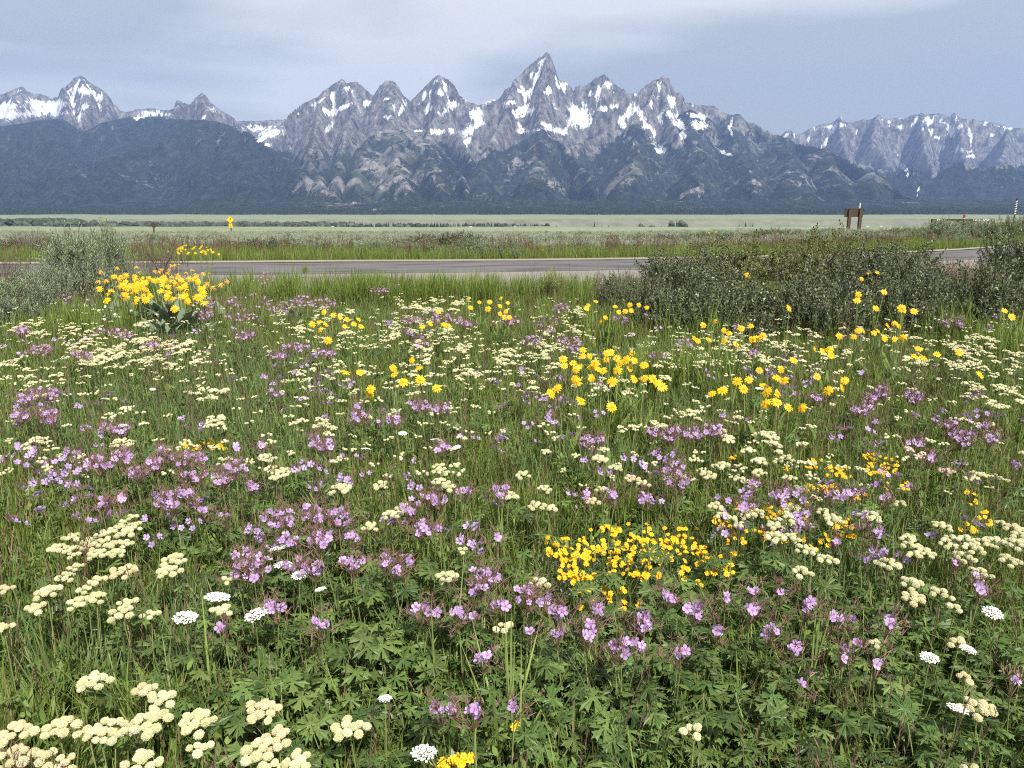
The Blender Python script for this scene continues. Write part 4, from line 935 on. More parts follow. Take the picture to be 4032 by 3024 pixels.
# --- buckwheat (positions in 2212-wide picture units)
BW = [(195, 1175, 180, 50), (270, 1142, 70, 36), (275, 1115, 60, 24), (375, 1207, 58, 42), (263, 1222, 50, 20), (157, 1240, 58, 30), (90, 1288, 56, 46), (190, 1275, 76, 44), (265, 1310, 62, 54), (325, 1320, 32, 26), (10, 1268, 26, 40), (8, 1355, 28, 36), (200, 1460, 56, 46), (360, 1510, 78, 38), (425, 1607, 98, 52), (424, 1553, 66, 42), (300, 1645, 64, 34), (565, 1525, 66, 38), (560, 1612, 74, 36), (620, 1648, 110, 36), (757, 1573, 68, 46), (478, 1312, 72, 32), (490, 1240, 30, 24), (965, 1245, 76, 42), (1165, 1252, 40, 24), (1090, 1352, 40, 36), (1500, 1570, 44, 20), (2100, 1648, 36, 22), (1960, 1278, 64, 22), (1920, 1221, 44, 24), (1975, 1245, 56, 24), (2035, 1275, 40, 50), (2062, 1320, 30, 36), (1980, 1178, 78, 48), (2075, 1175, 78, 50), (2040, 1138, 50, 24), (2140, 1165, 80, 24), (2190, 1142, 50, 56), (2195, 1180, 40, 30), (1790, 1212, 56, 28), (1735, 1220, 60, 18), (1690, 1158, 90, 34), (1740, 1190, 66, 40), (1690, 1120, 90, 34), (1555, 1096, 56, 34), (1625, 1105, 70, 34), (1795, 1108, 56, 36), (1590, 1125, 60, 28), (1880, 1111, 42, 22), (1945, 1078, 46, 24), (1720, 1093, 46, 22), (2120, 1230, 40, 24), (2180, 1210, 40, 26), (1890, 1395, 24, 20),
      (1180, 1086, 86, 20), (1175, 1055, 58, 30), (1098, 1062, 40, 24), (870, 1095, 56, 28), (825, 1050, 36, 26), (735, 1053, 46, 28), (845, 1103, 40, 24), (590, 998, 46, 26), (605, 1025, 56, 34), (950, 1022, 56, 40), (960, 1042, 46, 22), (1130, 1020, 34, 14), (570, 985, 40, 18), (985, 1000, 24, 20), (690, 912, 56, 24), (645, 910, 44, 18), (715, 930, 46, 24), (465, 910, 66, 22), (455, 845, 90, 28), (75, 955, 56, 22), (265, 955, 56, 22), (310, 914, 22, 14), (270, 880, 30, 18), (1150, 832, 40, 46), (1095, 760, 50, 20), (1370, 925, 46, 24), (1340, 930, 40, 18), (1425, 920, 56, 24), (1490, 893, 60, 26), (1595, 903, 28, 12), (1660, 935, 56, 30), (1670, 958, 54, 34), (1566, 937, 46, 24), (1735, 960, 38, 22), (1575, 958, 30, 18), (1615, 970, 36, 18), (1692, 990, 50, 20), (1745, 1000, 60, 24), (1560, 1005, 36, 24), (1640, 985, 40, 20), (1640, 1022, 46, 18), (1702, 1020, 46, 18), (1528, 1028, 36, 20), (1298, 982, 40, 34), (1295, 995, 30, 14), (1180, 980, 28, 14), (1360, 1025, 56, 24), (1390, 1048, 28, 16), (1330, 1015, 30, 16), (1460, 1030, 40, 20), (1305, 965, 30, 12), (1600, 1040, 30, 20), (1300, 1060, 30, 18), (800, 1145, 36, 18), (1000, 1195, 26, 14), (2100, 833, 56, 16), (2180, 845, 56, 34), (2150, 870, 40, 24), (2090, 855, 36, 16), (2205, 860, 24, 40)]
BW_TAN = [(305, 1483, 70, 36), (125, 1557, 54, 28), (35, 1585, 54, 32), (28, 1628, 60, 46), (90, 1620, 34, 26), (130, 1633, 48, 28), (600, 1585, 60, 30), (700, 915, 40, 22), (2070, 1395, 34, 26), (2085, 1460, 30, 30), (2115, 1525, 56, 46), (1280, 1075, 30, 20)]
BW_PINK = [(1988, 985, 44, 18), (2045, 1010, 28, 12), (2112, 1025, 30, 12), (1965, 968, 26, 14)]
for a_ in BW: buckwheat(*a_)
for cx_, cy_, w_, h_ in ((225, 1590, 130, 40), (265, 1560, 110, 40), (325, 1560, 70, 40)): buckwheat(cx_, cy_, w_, h_)
for a_ in BW_TAN: buckwheat(*a_, 'tan_bloom')
for a_ in BW_PINK: buckwheat(*a_, 'pink_bloom')
# the banks of buckwheat further out, nearest first
_r = random.Random(5)
BANKS = [(150, 738, 430, 790, 22, 34), (630, 745, 800, 830, 6, 28), (880, 740, 1200, 815, 22, 34), (600, 655, 860, 735, 16, 22), (870, 645, 1000, 670, 12, 24), (840, 690, 1030, 735, 12, 24), (1180, 650, 1260, 740, 9, 22), (1160, 735, 1250, 800, 8, 26), (1390, 720, 1700, 790, 26, 26), (1700, 720, 1850, 790, 8, 24), (1950, 720, 2205, 800, 18, 28), (20, 690, 330, 735, 14, 22), (1240, 790, 1480, 850, 6, 24), (0, 770, 160, 830, 6, 26), (640, 800, 1000, 860, 6, 24)]
FARBITS = []
for x0, y0, x1, y1, n, w_ in BANKS:
    for k in range(n):
        x, y = _r.uniform(x0, x1), _r.uniform(y0, y1)
        ww = w_ * _r.uniform(0.6, 1.5); buckwheat(x, y, ww, ww * _r.uniform(0.3, 0.5), 'cream_bloom' if _r.random() < 0.93 else 'tan_bloom')
    for k in range(n * 4): FARBITS.append((_r.uniform(x0 - 20, x1 + 20), _r.uniform(y0 - 8, y1 + 8), 0))

# --- geraniums
GE = [(540, 1218, 110, 80), (595, 1305, 56, 46), (480, 1355, 44, 24), (690, 1345, 56, 36), (605, 1120, 90, 60), (680, 1108, 90, 50), (740, 1115, 60, 50), (690, 1160, 90, 50), (625, 1165, 60, 40), (760, 1160, 50, 40), (660, 1220, 110, 50), (760, 1215, 70, 50), (850, 1215, 100, 56), (1040, 1255, 100, 74), (1150, 1285, 120, 60), (920, 1318, 90, 44), (985, 1330, 60, 40), (1022, 1328, 30, 30), (1080, 1310, 50, 40), (1140, 1366, 40, 30), (1205, 1365, 44, 32), (1200, 1325, 60, 40), (1270, 1365, 52, 56), (1290, 1320, 40, 50), (1350, 1400, 110, 52), (1043, 1418, 50, 30), (955, 1530, 66, 36), (1025, 1535, 60, 56), (1110, 1525, 24, 18), (1500, 1318, 56, 54), (1552, 1360, 30, 26), (1692, 1282, 44, 36), (1625, 1312, 50, 34), (1745, 1306, 50, 40), (1805, 1332, 50, 32), (1845, 1342, 36, 28), (1922, 1345, 44, 50), (1665, 1362, 50, 40), (1715, 1402, 40, 44), (1825, 1408, 36, 50), (1730, 1476, 40, 22), (1905, 1432, 50, 30), (2195, 1465, 36, 24), (1075, 1165, 26, 34), (1470, 1405, 60, 40), (2125, 1270, 50, 30), (1390, 1345, 60, 60), (1440, 1290, 50, 40), (1850, 1390, 30, 30), (135, 1655, 40, 16), (1625, 1275, 50, 24), (1570, 1290, 40, 30), (2060, 1215, 24, 20), (2110, 1240, 30, 20),
      (210, 1000, 70, 46), (265, 985, 60, 40), (300, 1020, 60, 40), (350, 970, 30, 40), (330, 1000, 50, 40), (390, 990, 60, 40), (430, 985, 50, 30), (420, 1025, 70, 36), (400, 1065, 50, 34), (350, 1070, 60, 34), (480, 1030, 60, 40), (510, 1010, 60, 36), (545, 1048, 40, 30), (440, 1105, 40, 26), (485, 1110, 40, 22), (370, 1085, 60, 26), (220, 1085, 36, 40), (270, 1075, 36, 30), (940, 1078, 76, 36), (1080, 1060, 50, 40), (920, 1140, 60, 46), (880, 1100, 40, 36), (1000, 1060, 50, 26), (1270, 1075, 36, 36), (1320, 1068, 40, 36), (1390, 1075, 46, 30), (1460, 1010, 60, 40), (1465, 1040, 60, 50), (1625, 1045, 46, 28), (1685, 1065, 66, 30), (1800, 1070, 56, 26), (1845, 1065, 40, 24), (1912, 1072, 44, 24), (1895, 1150, 40, 34), (1805, 1168, 24, 18), (1740, 1080, 30, 20), (1600, 1090, 40, 30), (2055, 925, 44, 50), (2085, 945, 60, 40), (1975, 955, 60, 22), (2125, 918, 36, 22), (2145, 945, 40, 30), (2015, 985, 30, 30), (1880, 870, 50, 50), (1905, 845, 40, 30), (1975, 855, 50, 36), (1855, 885, 50, 24), (1890, 910, 24, 20), (1500, 935, 60, 36), (1540, 925, 50, 40), (1450, 935, 56, 46), (1410, 930, 40, 30), (1265, 955, 40, 40), (1290, 950, 40, 24), (775, 898, 50, 36), (852, 902, 44, 36), (905, 875, 60, 30), (950, 880, 50, 34), (950, 965, 50, 30), (700, 960, 70, 36), (560, 960, 36, 26), (245, 925, 80, 30), (90, 850, 80, 34), (50, 860, 40, 24), (100, 890, 60, 22), (110, 910, 30, 26), (770, 875, 30, 20), (1765, 860, 36, 24), (680, 945, 40, 22), (40, 900, 50, 24),
      (470, 655, 90, 34), (540, 650, 100, 36), (600, 665, 60, 40), (520, 680, 80, 30), (440, 680, 50, 26), (650, 650, 60, 26), (700, 655, 70, 26), (860, 605, 90, 36), (820, 625, 50, 26), (960, 685, 80, 30), (1180, 700, 70, 44), (1230, 740, 60, 36), (910, 740, 40, 30), (1150, 735, 50, 24), (1300, 605, 70, 40), (1210, 665, 50, 24), (640, 750, 70, 24), (700, 765, 60, 24), (530, 725, 60, 22), (330, 745, 50, 20), (2050, 690, 50, 36), (2075, 695, 24, 30), (1420, 770, 50, 26), (1480, 740, 50, 26), (1100, 690, 50, 26), (1000, 700, 50, 20), (570, 600, 60, 30), (600, 765, 60, 24), (90, 755, 60, 24), (45, 715, 40, 26), (260, 720, 60, 24), (1620, 760, 50, 20), (890, 690, 50, 24), (1340, 690, 40, 22), (180, 765, 60, 22)]
for a_ in GE: geranium(*a_, dens=1.0 if a_[1] > 800 else 0.8)
for k in range(2600):
    x = _r.uniform(-450, 2660); y = 640 + 560 * _r.random() ** 1.4
    if not (1150 < x < 1560 and 1090 < y < 1320) and fbm(np.array([x / 260.0]), np.array([y / 70.0]), 3)[0] > 0.13: FARBITS.append((x, y, 1))
for k in range(860): FARBITS.append((_r.uniform(-450, 2660), 660 + 380 * _r.random() ** 1.5, 0))

# --- little sunflowers
def rg(x0, y0, k, pts): return [(x0 + p[0] * k, y0 + p[1] * k) for p in pts]
SF = rg(2150, 1330, 0.24864, [(585, 180), (580, 285), (700, 290), (270, 335), (430, 400), (290, 440), (470, 500), (1020, 230), (960, 240), (1360, 240), (950, 340), (1120, 320), (1280, 345), (1400, 355), (1550, 430), (780, 400), (830, 495), (1130, 510), (1340, 480), (485, 690), (450, 650), (730, 640), (1050, 690), (1395, 650), (1560, 640), (1780, 720), (1840, 770), (80, 880), (560, 990), (1040, 1095), (900, 520), (1170, 400), (720, 460), (540, 440), (1700, 650), (170, 800)])
SF += rg(2688, 1400, K, [(500, 95), (430, 155), (355, 165), (398, 215), (258, 225), (190, 243), (530, 195), (545, 235), (618, 245), (538, 308), (690, 335), (770, 340), (655, 160), (610, 140), (875, 135), (940, 225), (1050, 160), (1035, 210), (720, 30), (960, 5), (1560, 10), (640, 90), (1930, 125), (1510, 5), (610, 300)])
SF += rg(2688, 800, K, [(135, 790), (205, 768), (80, 875), (100, 890), (170, 885), (270, 890), (300, 840), (380, 810), (440, 795), (455, 880), (485, 880), (520, 858), (1018, 860), (1140, 825), (1170, 825), (1110, 865), (1240, 840), (1270, 830), (1310, 875), (1375, 880), (1430, 870), (1375, 780), (1330, 790), (860, 945), (950, 945), (965, 975), (910, 960), (1530, 940), (1795, 965), (1650, 980), (350, 915), (270, 825), (1400, 795)])
SF += [(x * Q, y * Q) for x, y in [(700, 675), (690, 695), (675, 700), (705, 700), (735, 685), (750, 690), (745, 705), (765, 700), (780, 705), (690, 712), (708, 735), (775, 690), (720, 680)]]
SF += rg(1344, 800, K, [(820, 625), (895, 640), (960, 640), (840, 675), (950, 685), (1030, 665), (1035, 615), (1080, 645), (1030, 715), (1065, 700), (1090, 740), (1060, 740), (630, 705), (580, 780), (665, 785), (525, 800), (690, 795), (1590, 680), (1650, 635), (1600, 660), (1835, 625), (1890, 600), (1775, 670), (1800, 705), (1880, 695), (1870, 660), (1930, 660), (1980, 675), (1840, 700), (1680, 770), (1715, 740)])
SF += rg(1344, 1400, K, [(30, 105), (122, 110), (338, 80), (345, 120), (402, 170), (455, 30), (500, 75), (510, 155), (620, 208), (190, 215), (185, 250)])
rayplants('sunflower', 'sunflower', 'golden yellow', 'wildflower', 'little sunflowers in the meadow', SF, SUNF, 0.036, 0.50, SUN_LEAF, 4, 120)
# those that stand up through the dark shrubs on longer stalks
SF2 = rg(2688, 800, K, [(1430, 690), (1500, 700), (1305, 575), (1130, 630), (1140, 590), (690, 680), (1205, 450), (1265, 447), (1160, 490), (425, 475), (415, 460), (2090, 695), (2135, 738), (1420, 680), (1255, 680)])
rayplants('sunflower', 'tall thicket sunflower', 'yellow', 'wildflower', 'tall sunflowers in the shrubs', SF2, SUNF, 0.040, 0.72, SUN_LEAF, 2, 120)
# arrowleaf balsamroot
_b = random.Random(3)
BR = rg(350, 1000, 600 / 2212, [(150, 500), (280, 570), (255, 670), (465, 330), (530, 310), (660, 330), (760, 350), (700, 400), (500, 440), (440, 470), (560, 490), (640, 470), (700, 470), (650, 540), (490, 560), (850, 350), (960, 390), (1010, 380), (1130, 390), (1170, 380), (840, 550), (770, 600), (690, 640), (1150, 560), (1300, 490), (1380, 370), (1450, 360), (1530, 350), (1570, 400), (1640, 480), (1640, 520), (1380, 560), (1330, 610), (1540, 620), (1600, 630), (1040, 530), (1270, 430), (1090, 450), (420, 370), (320, 330), (900, 370), (1400, 510), (1240, 790), (1210, 640), (590, 430), (730, 440), (800, 400), (1340, 400)])
BRF = rg(350, 1000, 600 / 2212, [(690, 180), (1180, 160), (1240, 150), (1300, 150), (1010, 250), (970, 250), (1060, 240), (1140, 270), (1160, 215), (1420, 270), (1480, 235), (1550, 290), (1640, 280), (1740, 280), (1730, 420), (1790, 480), (1930, 430), (2020, 390), (1280, 300), (1200, 320), (150, 390), (170, 250), (210, 155), (400, 195), (240, 380), (720, 270), (1090, 320)])
rayplants('balsamroot', 'arrowleaf balsamroot', 'golden', 'wildflower', 'arrowleaf balsamroot plants', BR + [(p[0] + _b.uniform(-30, 30), p[1] + _b.uniform(-14, 20)) for p in BR[6:42]], BALSAM, 0.052, 0.58, ARROW, 2, 170, leafscale=0.75, dz=0.05, limit=14, jit=0.5)
rayplants('balsamroot', 'fading balsamroot', 'orange', 'wildflower', 'arrowleaf balsamroot plants', BRF, FADED, 0.050, 0.66, ARROW, 1, 200, nrm0=(0.1, -0.4, 0.8), dz=0.03, limit=12)
ARL = [(1140, 1235, 0.9), (620, 1240, 1.3), (680, 1270, 1.3), (560, 1250, 1.1), (740, 1290, 1.2), (640, 1310, 1.1)]
for px, py, k in ARL:
    X, Y = put(px, py, 0.2); o = thing('balsamroot', None, 'wildflower', (X, Y, gz1(X, Y)), 'arrowleaf balsamroot plants', _b.uniform(0, 6))
    for q in range(11): link('leaf', _b.choice(ARROW), o, (_b.uniform(-.1, .1), _b.uniform(-.1, .1), 0), (0, 0, _b.uniform(0, 6.3)), k * _b.uniform(0.8, 1.2))
    note(o, 'arrowleaf balsamroot', 'grey-green leafy flowerless', px, py)
# golden daisies in low mats
GD = []
def gold(cx, cy, w, h, n):
    r = random.Random(int(cx + cy)); n = int(n * 1.6); return [((cx + (r.random() - .5) * w) * Q, (cy + (r.random() - .5) * h) * Q) for _ in range(n)]
for a_ in [(1225, 1180, 90, 40, 26), (1240, 1225, 90, 50, 28), (1300, 1165, 80, 60, 18), (1370, 1160, 90, 60, 20), (1360, 1220, 90, 60, 24), (1420, 1190, 80, 60, 24), (1470, 1170, 80, 60, 18), (1500, 1200, 60, 60, 12), (1250, 1250, 60, 20, 7), (1400, 1245, 60, 20, 8), (1300, 1295, 100, 40, 9), (1330, 1280, 60, 24, 4), (1560, 1120, 40, 40, 8), (1620, 1100, 60, 30, 10), (1700, 1105, 90, 40, 12), (1660, 1150, 80, 40, 12), (1820, 1140, 50, 40, 20), (1750, 1170, 80, 40, 8), (1595, 1150, 50, 50, 8), (1560, 1215, 60, 50, 10), (1780, 1055, 90, 16, 14), (1815, 1020, 70, 24, 14), (1770, 1000, 60, 20, 9), (1905, 1010, 70, 40, 26), (1890, 985, 60, 20, 8), (1940, 1050, 60, 20, 5), (415, 962, 40, 18, 8), (470, 965, 30, 30, 7), (445, 955, 20, 10, 3), (980, 1650, 60, 18, 10), (1005, 1640, 30, 24, 5), (1115, 1565, 20, 10, 2), (945, 1575, 14, 8, 1), (2100, 1075, 30, 30, 5), (2130, 1120, 30, 30, 5), (2090, 1140, 40, 20, 4), (1845, 1070, 60, 20, 8), (1590, 990, 24, 16, 4), (1700, 1010, 20, 10, 2), (1500, 1250, 60, 30, 4), (1380, 1300, 30, 20, 2), (1320, 1365, 20, 10, 1)]: GD += [gold(*a_)]
GMAT = []
def goldclump(heads):
    r = random.Random(int(heads[0][0])); hz = 0.24
    pts = []
    for px, py in heads:
        z = hz + r.uniform(-.02, .02); x, y = put(px, py, z); pts.append(Vector((x, y, z)))
    c = sum(pts, Vector()) / len(pts); rz = gz1(c.x, c.y); o = thing('golden_daisy', None, 'wildflower', (c.x, c.y, rz), 'golden daisy clumps'); b = MB()
    for p in pts:
        q = p - Vector((c.x, c.y, rz)); foot = Vector((q.x * 0.85, q.y * 0.85, -0.01)); b.tube([foot, foot.lerp(q, .5) + Vector((r.uniform(-.01, .01), 0, 0)), q], [0.0012, 0.0011, 0.001], 3, 0, False)
        GMAT.append((p.x, p.y))
    so = link('stems', b.mesh('stems', ['stem_green']), o); so['kind'] = 'stuff'
    for p in pts: link('flower_head', r.choice(GOLD), o, p - Vector((c.x, c.y, rz)), aim((r.gauss(0.1, .35), -0.55 + r.gauss(0, .25), 0.8), r.uniform(0, 6)), 0.0122 * r.uniform(0.75, 1.15))
    note(o, 'golden daisy clump', 'small-flowered yellow' if len(heads) > 9 else 'sparse yellow', sum(p[0] for p in heads) / len(heads), sum(p[1] for p in heads) / len(heads))
for h_ in GD: goldclump(h_)
# yarrow and white daisies
for x, y, k in [(400, 1330, 1), (552, 1324, 1), (605, 1180, 1.1), (612, 1218, 0.9), (645, 1241, 0.7), (470, 1286, 1.1), (692, 1271, 0.5), (915, 1622, 0.9), (985, 965, 0.7), (940, 948, 0.8), (870, 935, 0.7), (2145, 1321, 0.8), (2070, 1527, 0.7), (2008, 1418, 0.7), (2092, 1400, 0.6), (832, 1506, 0.5), (225, 860, 0.6), (265, 918, 0.8), (790, 968, 0.7), (775, 870, 0.7), (1640, 838, 0.8), (1280, 828, 0.7), (1300, 815, 0.6), (330, 840, 0.6)]:
    hz = 0.40 if y < 1550 else 0.30; X, Y = put(x * Q, y * Q, hz); r_ = random.Random(int(x)); rz = gz1(X, Y)
    o = thing('yarrow', None, 'wildflower', (X, Y, rz), 'yarrow plants in bloom')
    b = MB(); b.tube([(0.01, 0.02, -0.02), (-0.005, 0, hz * 0.5), (0, 0, hz - rz - 0.035 * k)], [0.0018, 0.0016, 0.0014], 4, 0, False)
    link('stem', b.mesh('stem', ['stem_green']), o)
    link('flower_cluster', r_.choice(YAR), o, (0, 0, hz - rz), (r_.uniform(-.2, .3), r_.uniform(-.2, .2), r_.uniform(0, 6)), 0.036 * k)
    note(o, 'yarrow', 'white flat-topped' if k > 0.75 else 'small white flat-topped', x * Q, y * Q)
rayplants('daisy', 'daisy', 'white', 'wildflower', 'white daisies below the sagebrush', rg(0, 800, K, [(480, 665), (510, 658), (550, 660), (680, 670), (720, 700), (865, 655), (675, 730), (678, 752), (850, 695), (600, 685), (640, 695), (470, 695), (500, 690), (745, 720)]), DAISY, 0.020, 0.36, SUN_LEAF, 1, 60, leafscale=0.45, limit=3)
# a reddened geranium and other red leaves in the front
for x, y, lk in [(640, 1607, 'bright red leafed'), (1640, 1462, 'rusty red leafed'), (1735, 1395, 'brown-red leafed'), (1640, 1640, 'orange-red leafed'), (2175, 1425, 'dull red leafed')]:
    X, Y = put(x * Q, y * Q, 0.2); o = thing('reddened_geranium', None, 'plant', (X, Y, gz1(X, Y)), 'geranium plants turned red'); r_ = random.Random(int(x))
    for k in range(6): link('leaf', RED_PALM[0], o, (r_.uniform(-.03, .03), r_.uniform(-.03, .03), -0.02), (r_.uniform(-.3, .5), r_.uniform(-.3, .3), r_.uniform(0, 6.3)), r_.uniform(0.6, 0.9))
    note(o, 'geranium', lk + ' flowerless', x * Q, y * Q)

# --- shrubs
def shrub(name, label, pair, px, py, wpx_, toppx, group=None, depth=0.8, cat='shrub', hz=0.0, Y=None, parts=True):
    """foot of the shrub at (px, py) of the full frame, wpx_ wide there, its top at row toppx"""
    if Y is None: X, Y = put(px, py, hz)
    else: X = at_dist(px, 1000, Y)[0]
    s = Y / F / math.cos(0.1); rx = wpx_ / 2 * s; z0 = gz1(X, Y); top = at_dist(px, toppx, Y)[2]
    h = max(0.15, top - z0); r_ = random.Random(int(px * 3 + py))
    o = thing(name, label, cat, (X, Y, z0), group, r_.uniform(0, 6.283)); o.scale = (rx, rx * (0.9 + 0.2 * r_.random()), h)
    if parts:
        g_ = link('branches', pair[0], o); g_['kind'] = 'stuff'; f_ = link('foliage', pair[1], o); f_['kind'] = 'stuff'
    return o
shrub('sagebrush', 'tallest grey-green sagebrush standing left of the balsamroot', SAGE[0], 330, 1195, 330, 905, cat='sagebrush')
shrub('sagebrush', 'grey-green sagebrush whose upright shoots rise above the balsamroot', SAGE[1], 455, 1130, 200, 885, cat='sagebrush')
shrub('sagebrush', 'low sprawling grey sagebrush at the left edge of the meadow', SAGE[2], 60, 1290, 330, 1085, cat='sagebrush')
shrub('sagebrush', 'grey sagebrush between the tallest sagebrush and the low one', SAGE[0], 200, 1230, 210, 1040, cat='sagebrush')
shrub('dead_bush', 'leafless brown bush behind the orange balsamroot flowers', BROWNB[0], 640, 1090, 210, 925, cat='bush')
shrub('dead_bush', 'dark brown twiggy bush at the left edge before the road', BROWNB[1], 70, 1130, 170, 985, cat='bush')
shrub('rabbitbrush', 'yellow-green upright rabbitbrush on the gravel shoulder of the road', RABBIT[0], 2175, 1195, 170, 1062, cat='bush')
shrub('rabbitbrush', 'small green weed standing alone before the grey road', RABBIT[0], 1205, 1095, 40, 1040, cat='weed')
DS = [(2560, 1330, 330, 1090, 0, 'dark shrub at the near left end of the shrub thicket'), (2830, 1350, 420, 1080, 1, 'dark shrub in the front row of the thicket, second from the left'), (3180, 1350, 460, 1040, 2, 'dark shrub in the front middle of the thicket'), (3520, 1340, 440, 1060, 3, 'dark shrub in the front row of the thicket, second from the right'), (3880, 1330, 420, 1020, 0, 'dark shrub at the near right end of the thicket'),
      (2690, 1190, 380, 1005, 1, 'grey-leaved shrub in the back row of the thicket at its left'), (3480, 1180, 420, 985, 3, 'grey-leaved shrub in the back row of the thicket at its right'), (4010, 1130, 330, 905, 2, 'tall dark shrub at the right edge beside the road'), (2420, 1240, 190, 1095, 3, 'small dark shrub beside the rabbitbrush, lowest of the thicket')]
for px, py, w_, t_, v, lb in DS: shrub('leafy_shrub', lb, LEAFY[v], px, py, w_ * 1.08, t_ - (34 if py < 1300 and px > 2500 else 22), 'dark leafy shrubs of the thicket')
shrub('leafy_shrub', 'tallest olive-green shrub, rising above the road behind the thicket', OLIVE[0], 3200, 1140, 460, 888, 'olive shrubs behind the thicket')
shrub('leafy_shrub', 'olive-green shrub left of the tallest one behind the thicket', OLIVE[1], 2900, 1130, 480, 928, 'olive shrubs behind the thicket')
shrub('leafy_shrub', 'low bright olive shrub right of the tallest one, before the road', OLIVE[0], 3460, 1120, 440, 946, 'olive shrubs behind the thicket')
for px, py, w_, t_, lb in [(2640, 1110, 260, 990, 'brown twiggy bush at the back left of the thicket'), (3680, 1130, 330, 1000, 'brown twiggy bush at the back right of the thicket'), (3800, 1180, 300, 1030, 'brown twiggy bush before the tall dark shrub at the right edge'), (2500, 1150, 150, 1050, 'thin brown bush right of the rabbitbrush')]:
    shrub('dead_bush', lb, BROWNB[int(px) % 2], px, py, w_, t_, 'leafless brown bushes', cat='bush')

shrub('leafy_shrub', 'low olive shrub at the back left of the thicket, hiding the road', OLIVE[1], 2700, 1125, 330, 985, 'olive shrubs behind the thicket')
# a clump of long yellow-green stalks in the front
for cx_, cy_, nb_, seed_, lb_ in [(1105, 1660, 20, 1, 'fan of long yellow-green stalks at the middle of the bottom edge'), (1330, 1590, 7, 2, 'few long leaning yellow-green stalks right of the bottom stalk fan'), (960, 1560, 6, 3, 'few long leaning stalks left of the bottom stalk fan'), (1740, 1560, 9, 4, 'thin upright grass stalks among the lobed leaves at lower right'), (460, 1600, 10, 5, 'upright grass stalks between the lower left buckwheat heads')]:
    X, Y = put(cx_ * Q, cy_ * Q, 0.05); r_ = random.Random(seed_); o = thing('grass_clump', lb_, 'grass clump', (X, Y, gz1(X, Y)))
    for k in range(nb_):
        b = MB(); b.blade((r_.uniform(-.03, .03), r_.uniform(-.03, .03), -0.01), r_.uniform(0, 6.3), r_.uniform(0.40, 0.58), r_.uniform(0.006, 0.011), r_.uniform(0.05, 0.62), r_.uniform(-0.1, 0.3), 5, 0, 0.3); link('stalk', b.mesh('stalk', ['bract']), o)

# --- sagebrush and brush beyond the road
def far_plant(name, noun, look, pair, X, Y, rx, h, group, cat):
    z0 = gz1(X, Y); r_ = random.Random(int(X * 91 + Y * 17)); o = thing(name, None, cat, (X, Y, z0 - 0.03), group, r_.uniform(0, 6.28)); o.scale = (rx, rx, h)
    g_ = link('branches', pair[0], o); g_['kind'] = 'stuff'; f_ = link('foliage', pair[1], o); f_['kind'] = 'stuff'
    px, py = project(X, Y, z0 + h); note(o, noun, look, float(px), float(py))
_f = random.Random(21)
for px, Y, w_, h, kind in [(1850, 27.0, 0.95, 0.62, 's'), (1960, 26.2, 0.85, 0.66, 's'), (2010, 25.8, 0.7, 0.35, 's'), (1700, 28, 0.6, 0.5, 's'), (1600, 29, 0.8, 0.55, 's'), (1490, 30, 0.9, 0.55, 's'), (1240, 31, 0.8, 0.5, 's'), (1760, 33, 1.5, 0.95, 'd'), (1660, 35, 1.2, 0.8, 'd'), (1900, 36, 1.3, 0.75, 'd'), (1130, 36, 1.2, 0.7, 'd'), (1010, 33, 1.0, 0.7, 'd'), (860, 30, 1.0, 0.5, 'b'), (700, 34, 1.2, 0.6, 'b'), (560, 36, 1.3, 0.7, 's'), (620, 40, 1.2, 0.6, 's'), (760, 42, 1.5, 0.65, 's'), (430, 38, 1.2, 0.6, 'd'), (130, 28, 0.7, 1.05, 'b'), (60, 30, 1.0, 0.7, 'd'), (180, 31, 0.8, 0.8, 's'), (2080, 40, 1.2, 0.5, 'd'), (2180, 43, 1.3, 0.55, 's'), (2260, 40, 1.0, 0.6, 'd'), (2380, 44, 1.5, 0.65, 's'), (2480, 40, 1.0, 0.65, 'd'), (2560, 46, 1.5, 0.7, 's'), (2650, 42, 1.3, 0.75, 'd'), (2750, 46, 1.6, 0.7, 's'), (2870, 43, 1.2, 0.7, 's'), (2980, 42, 1.4, 0.8, 'd'), (3050, 47, 1.6, 0.85, 'd'), (3250, 46, 1.5, 0.7, 's'), (3330, 44, 1.3, 0.55, 's'), (3420, 44, 1.4, 0.55, 's'), (3540, 46, 1.5, 0.75, 'd'), (3620, 42, 1.0, 0.7, 's'), (3720, 39, 1.3, 1.2, 's'), (3830, 39, 1.2, 1.02, 's'), (3900, 38, 1.2, 1.1, 's'), (3960, 38, 0.9, 1.3, 'o'), (4020, 39, 1.0, 1.35, 's'), (3770, 36, 1.0, 0.5, 's'), (3460, 38, 1.0, 0.6, 'b'), (3100, 36, 1.0, 0.6, 'b')]:
    X = at_dist(px, 900, Y)[0]
    nm, noun, look, pr, cat = {'s': ('sagebrush', 'sagebrush beyond the road', 'pale grey-green', SAGE[int(px) % 3], 'sagebrush'), 'd': ('leafy_shrub', 'shrub beyond the road', 'dark green', LEAFY[int(px) % 4], 'shrub'), 'b': ('dead_bush', 'bush beyond the road', 'red-brown twiggy', BROWNB[int(px) % 2], 'bush'), 'o': ('leafy_shrub', 'shrub beyond the road', 'yellow-green', OLIVE[0], 'shrub')}[kind]
    far_plant(nm, noun, look, pr, X, Y, w_, h, {'s': 'sagebrush beyond the road', 'd': 'dark shrubs beyond the road', 'b': 'brown bushes beyond the road', 'o': None}[kind], cat)
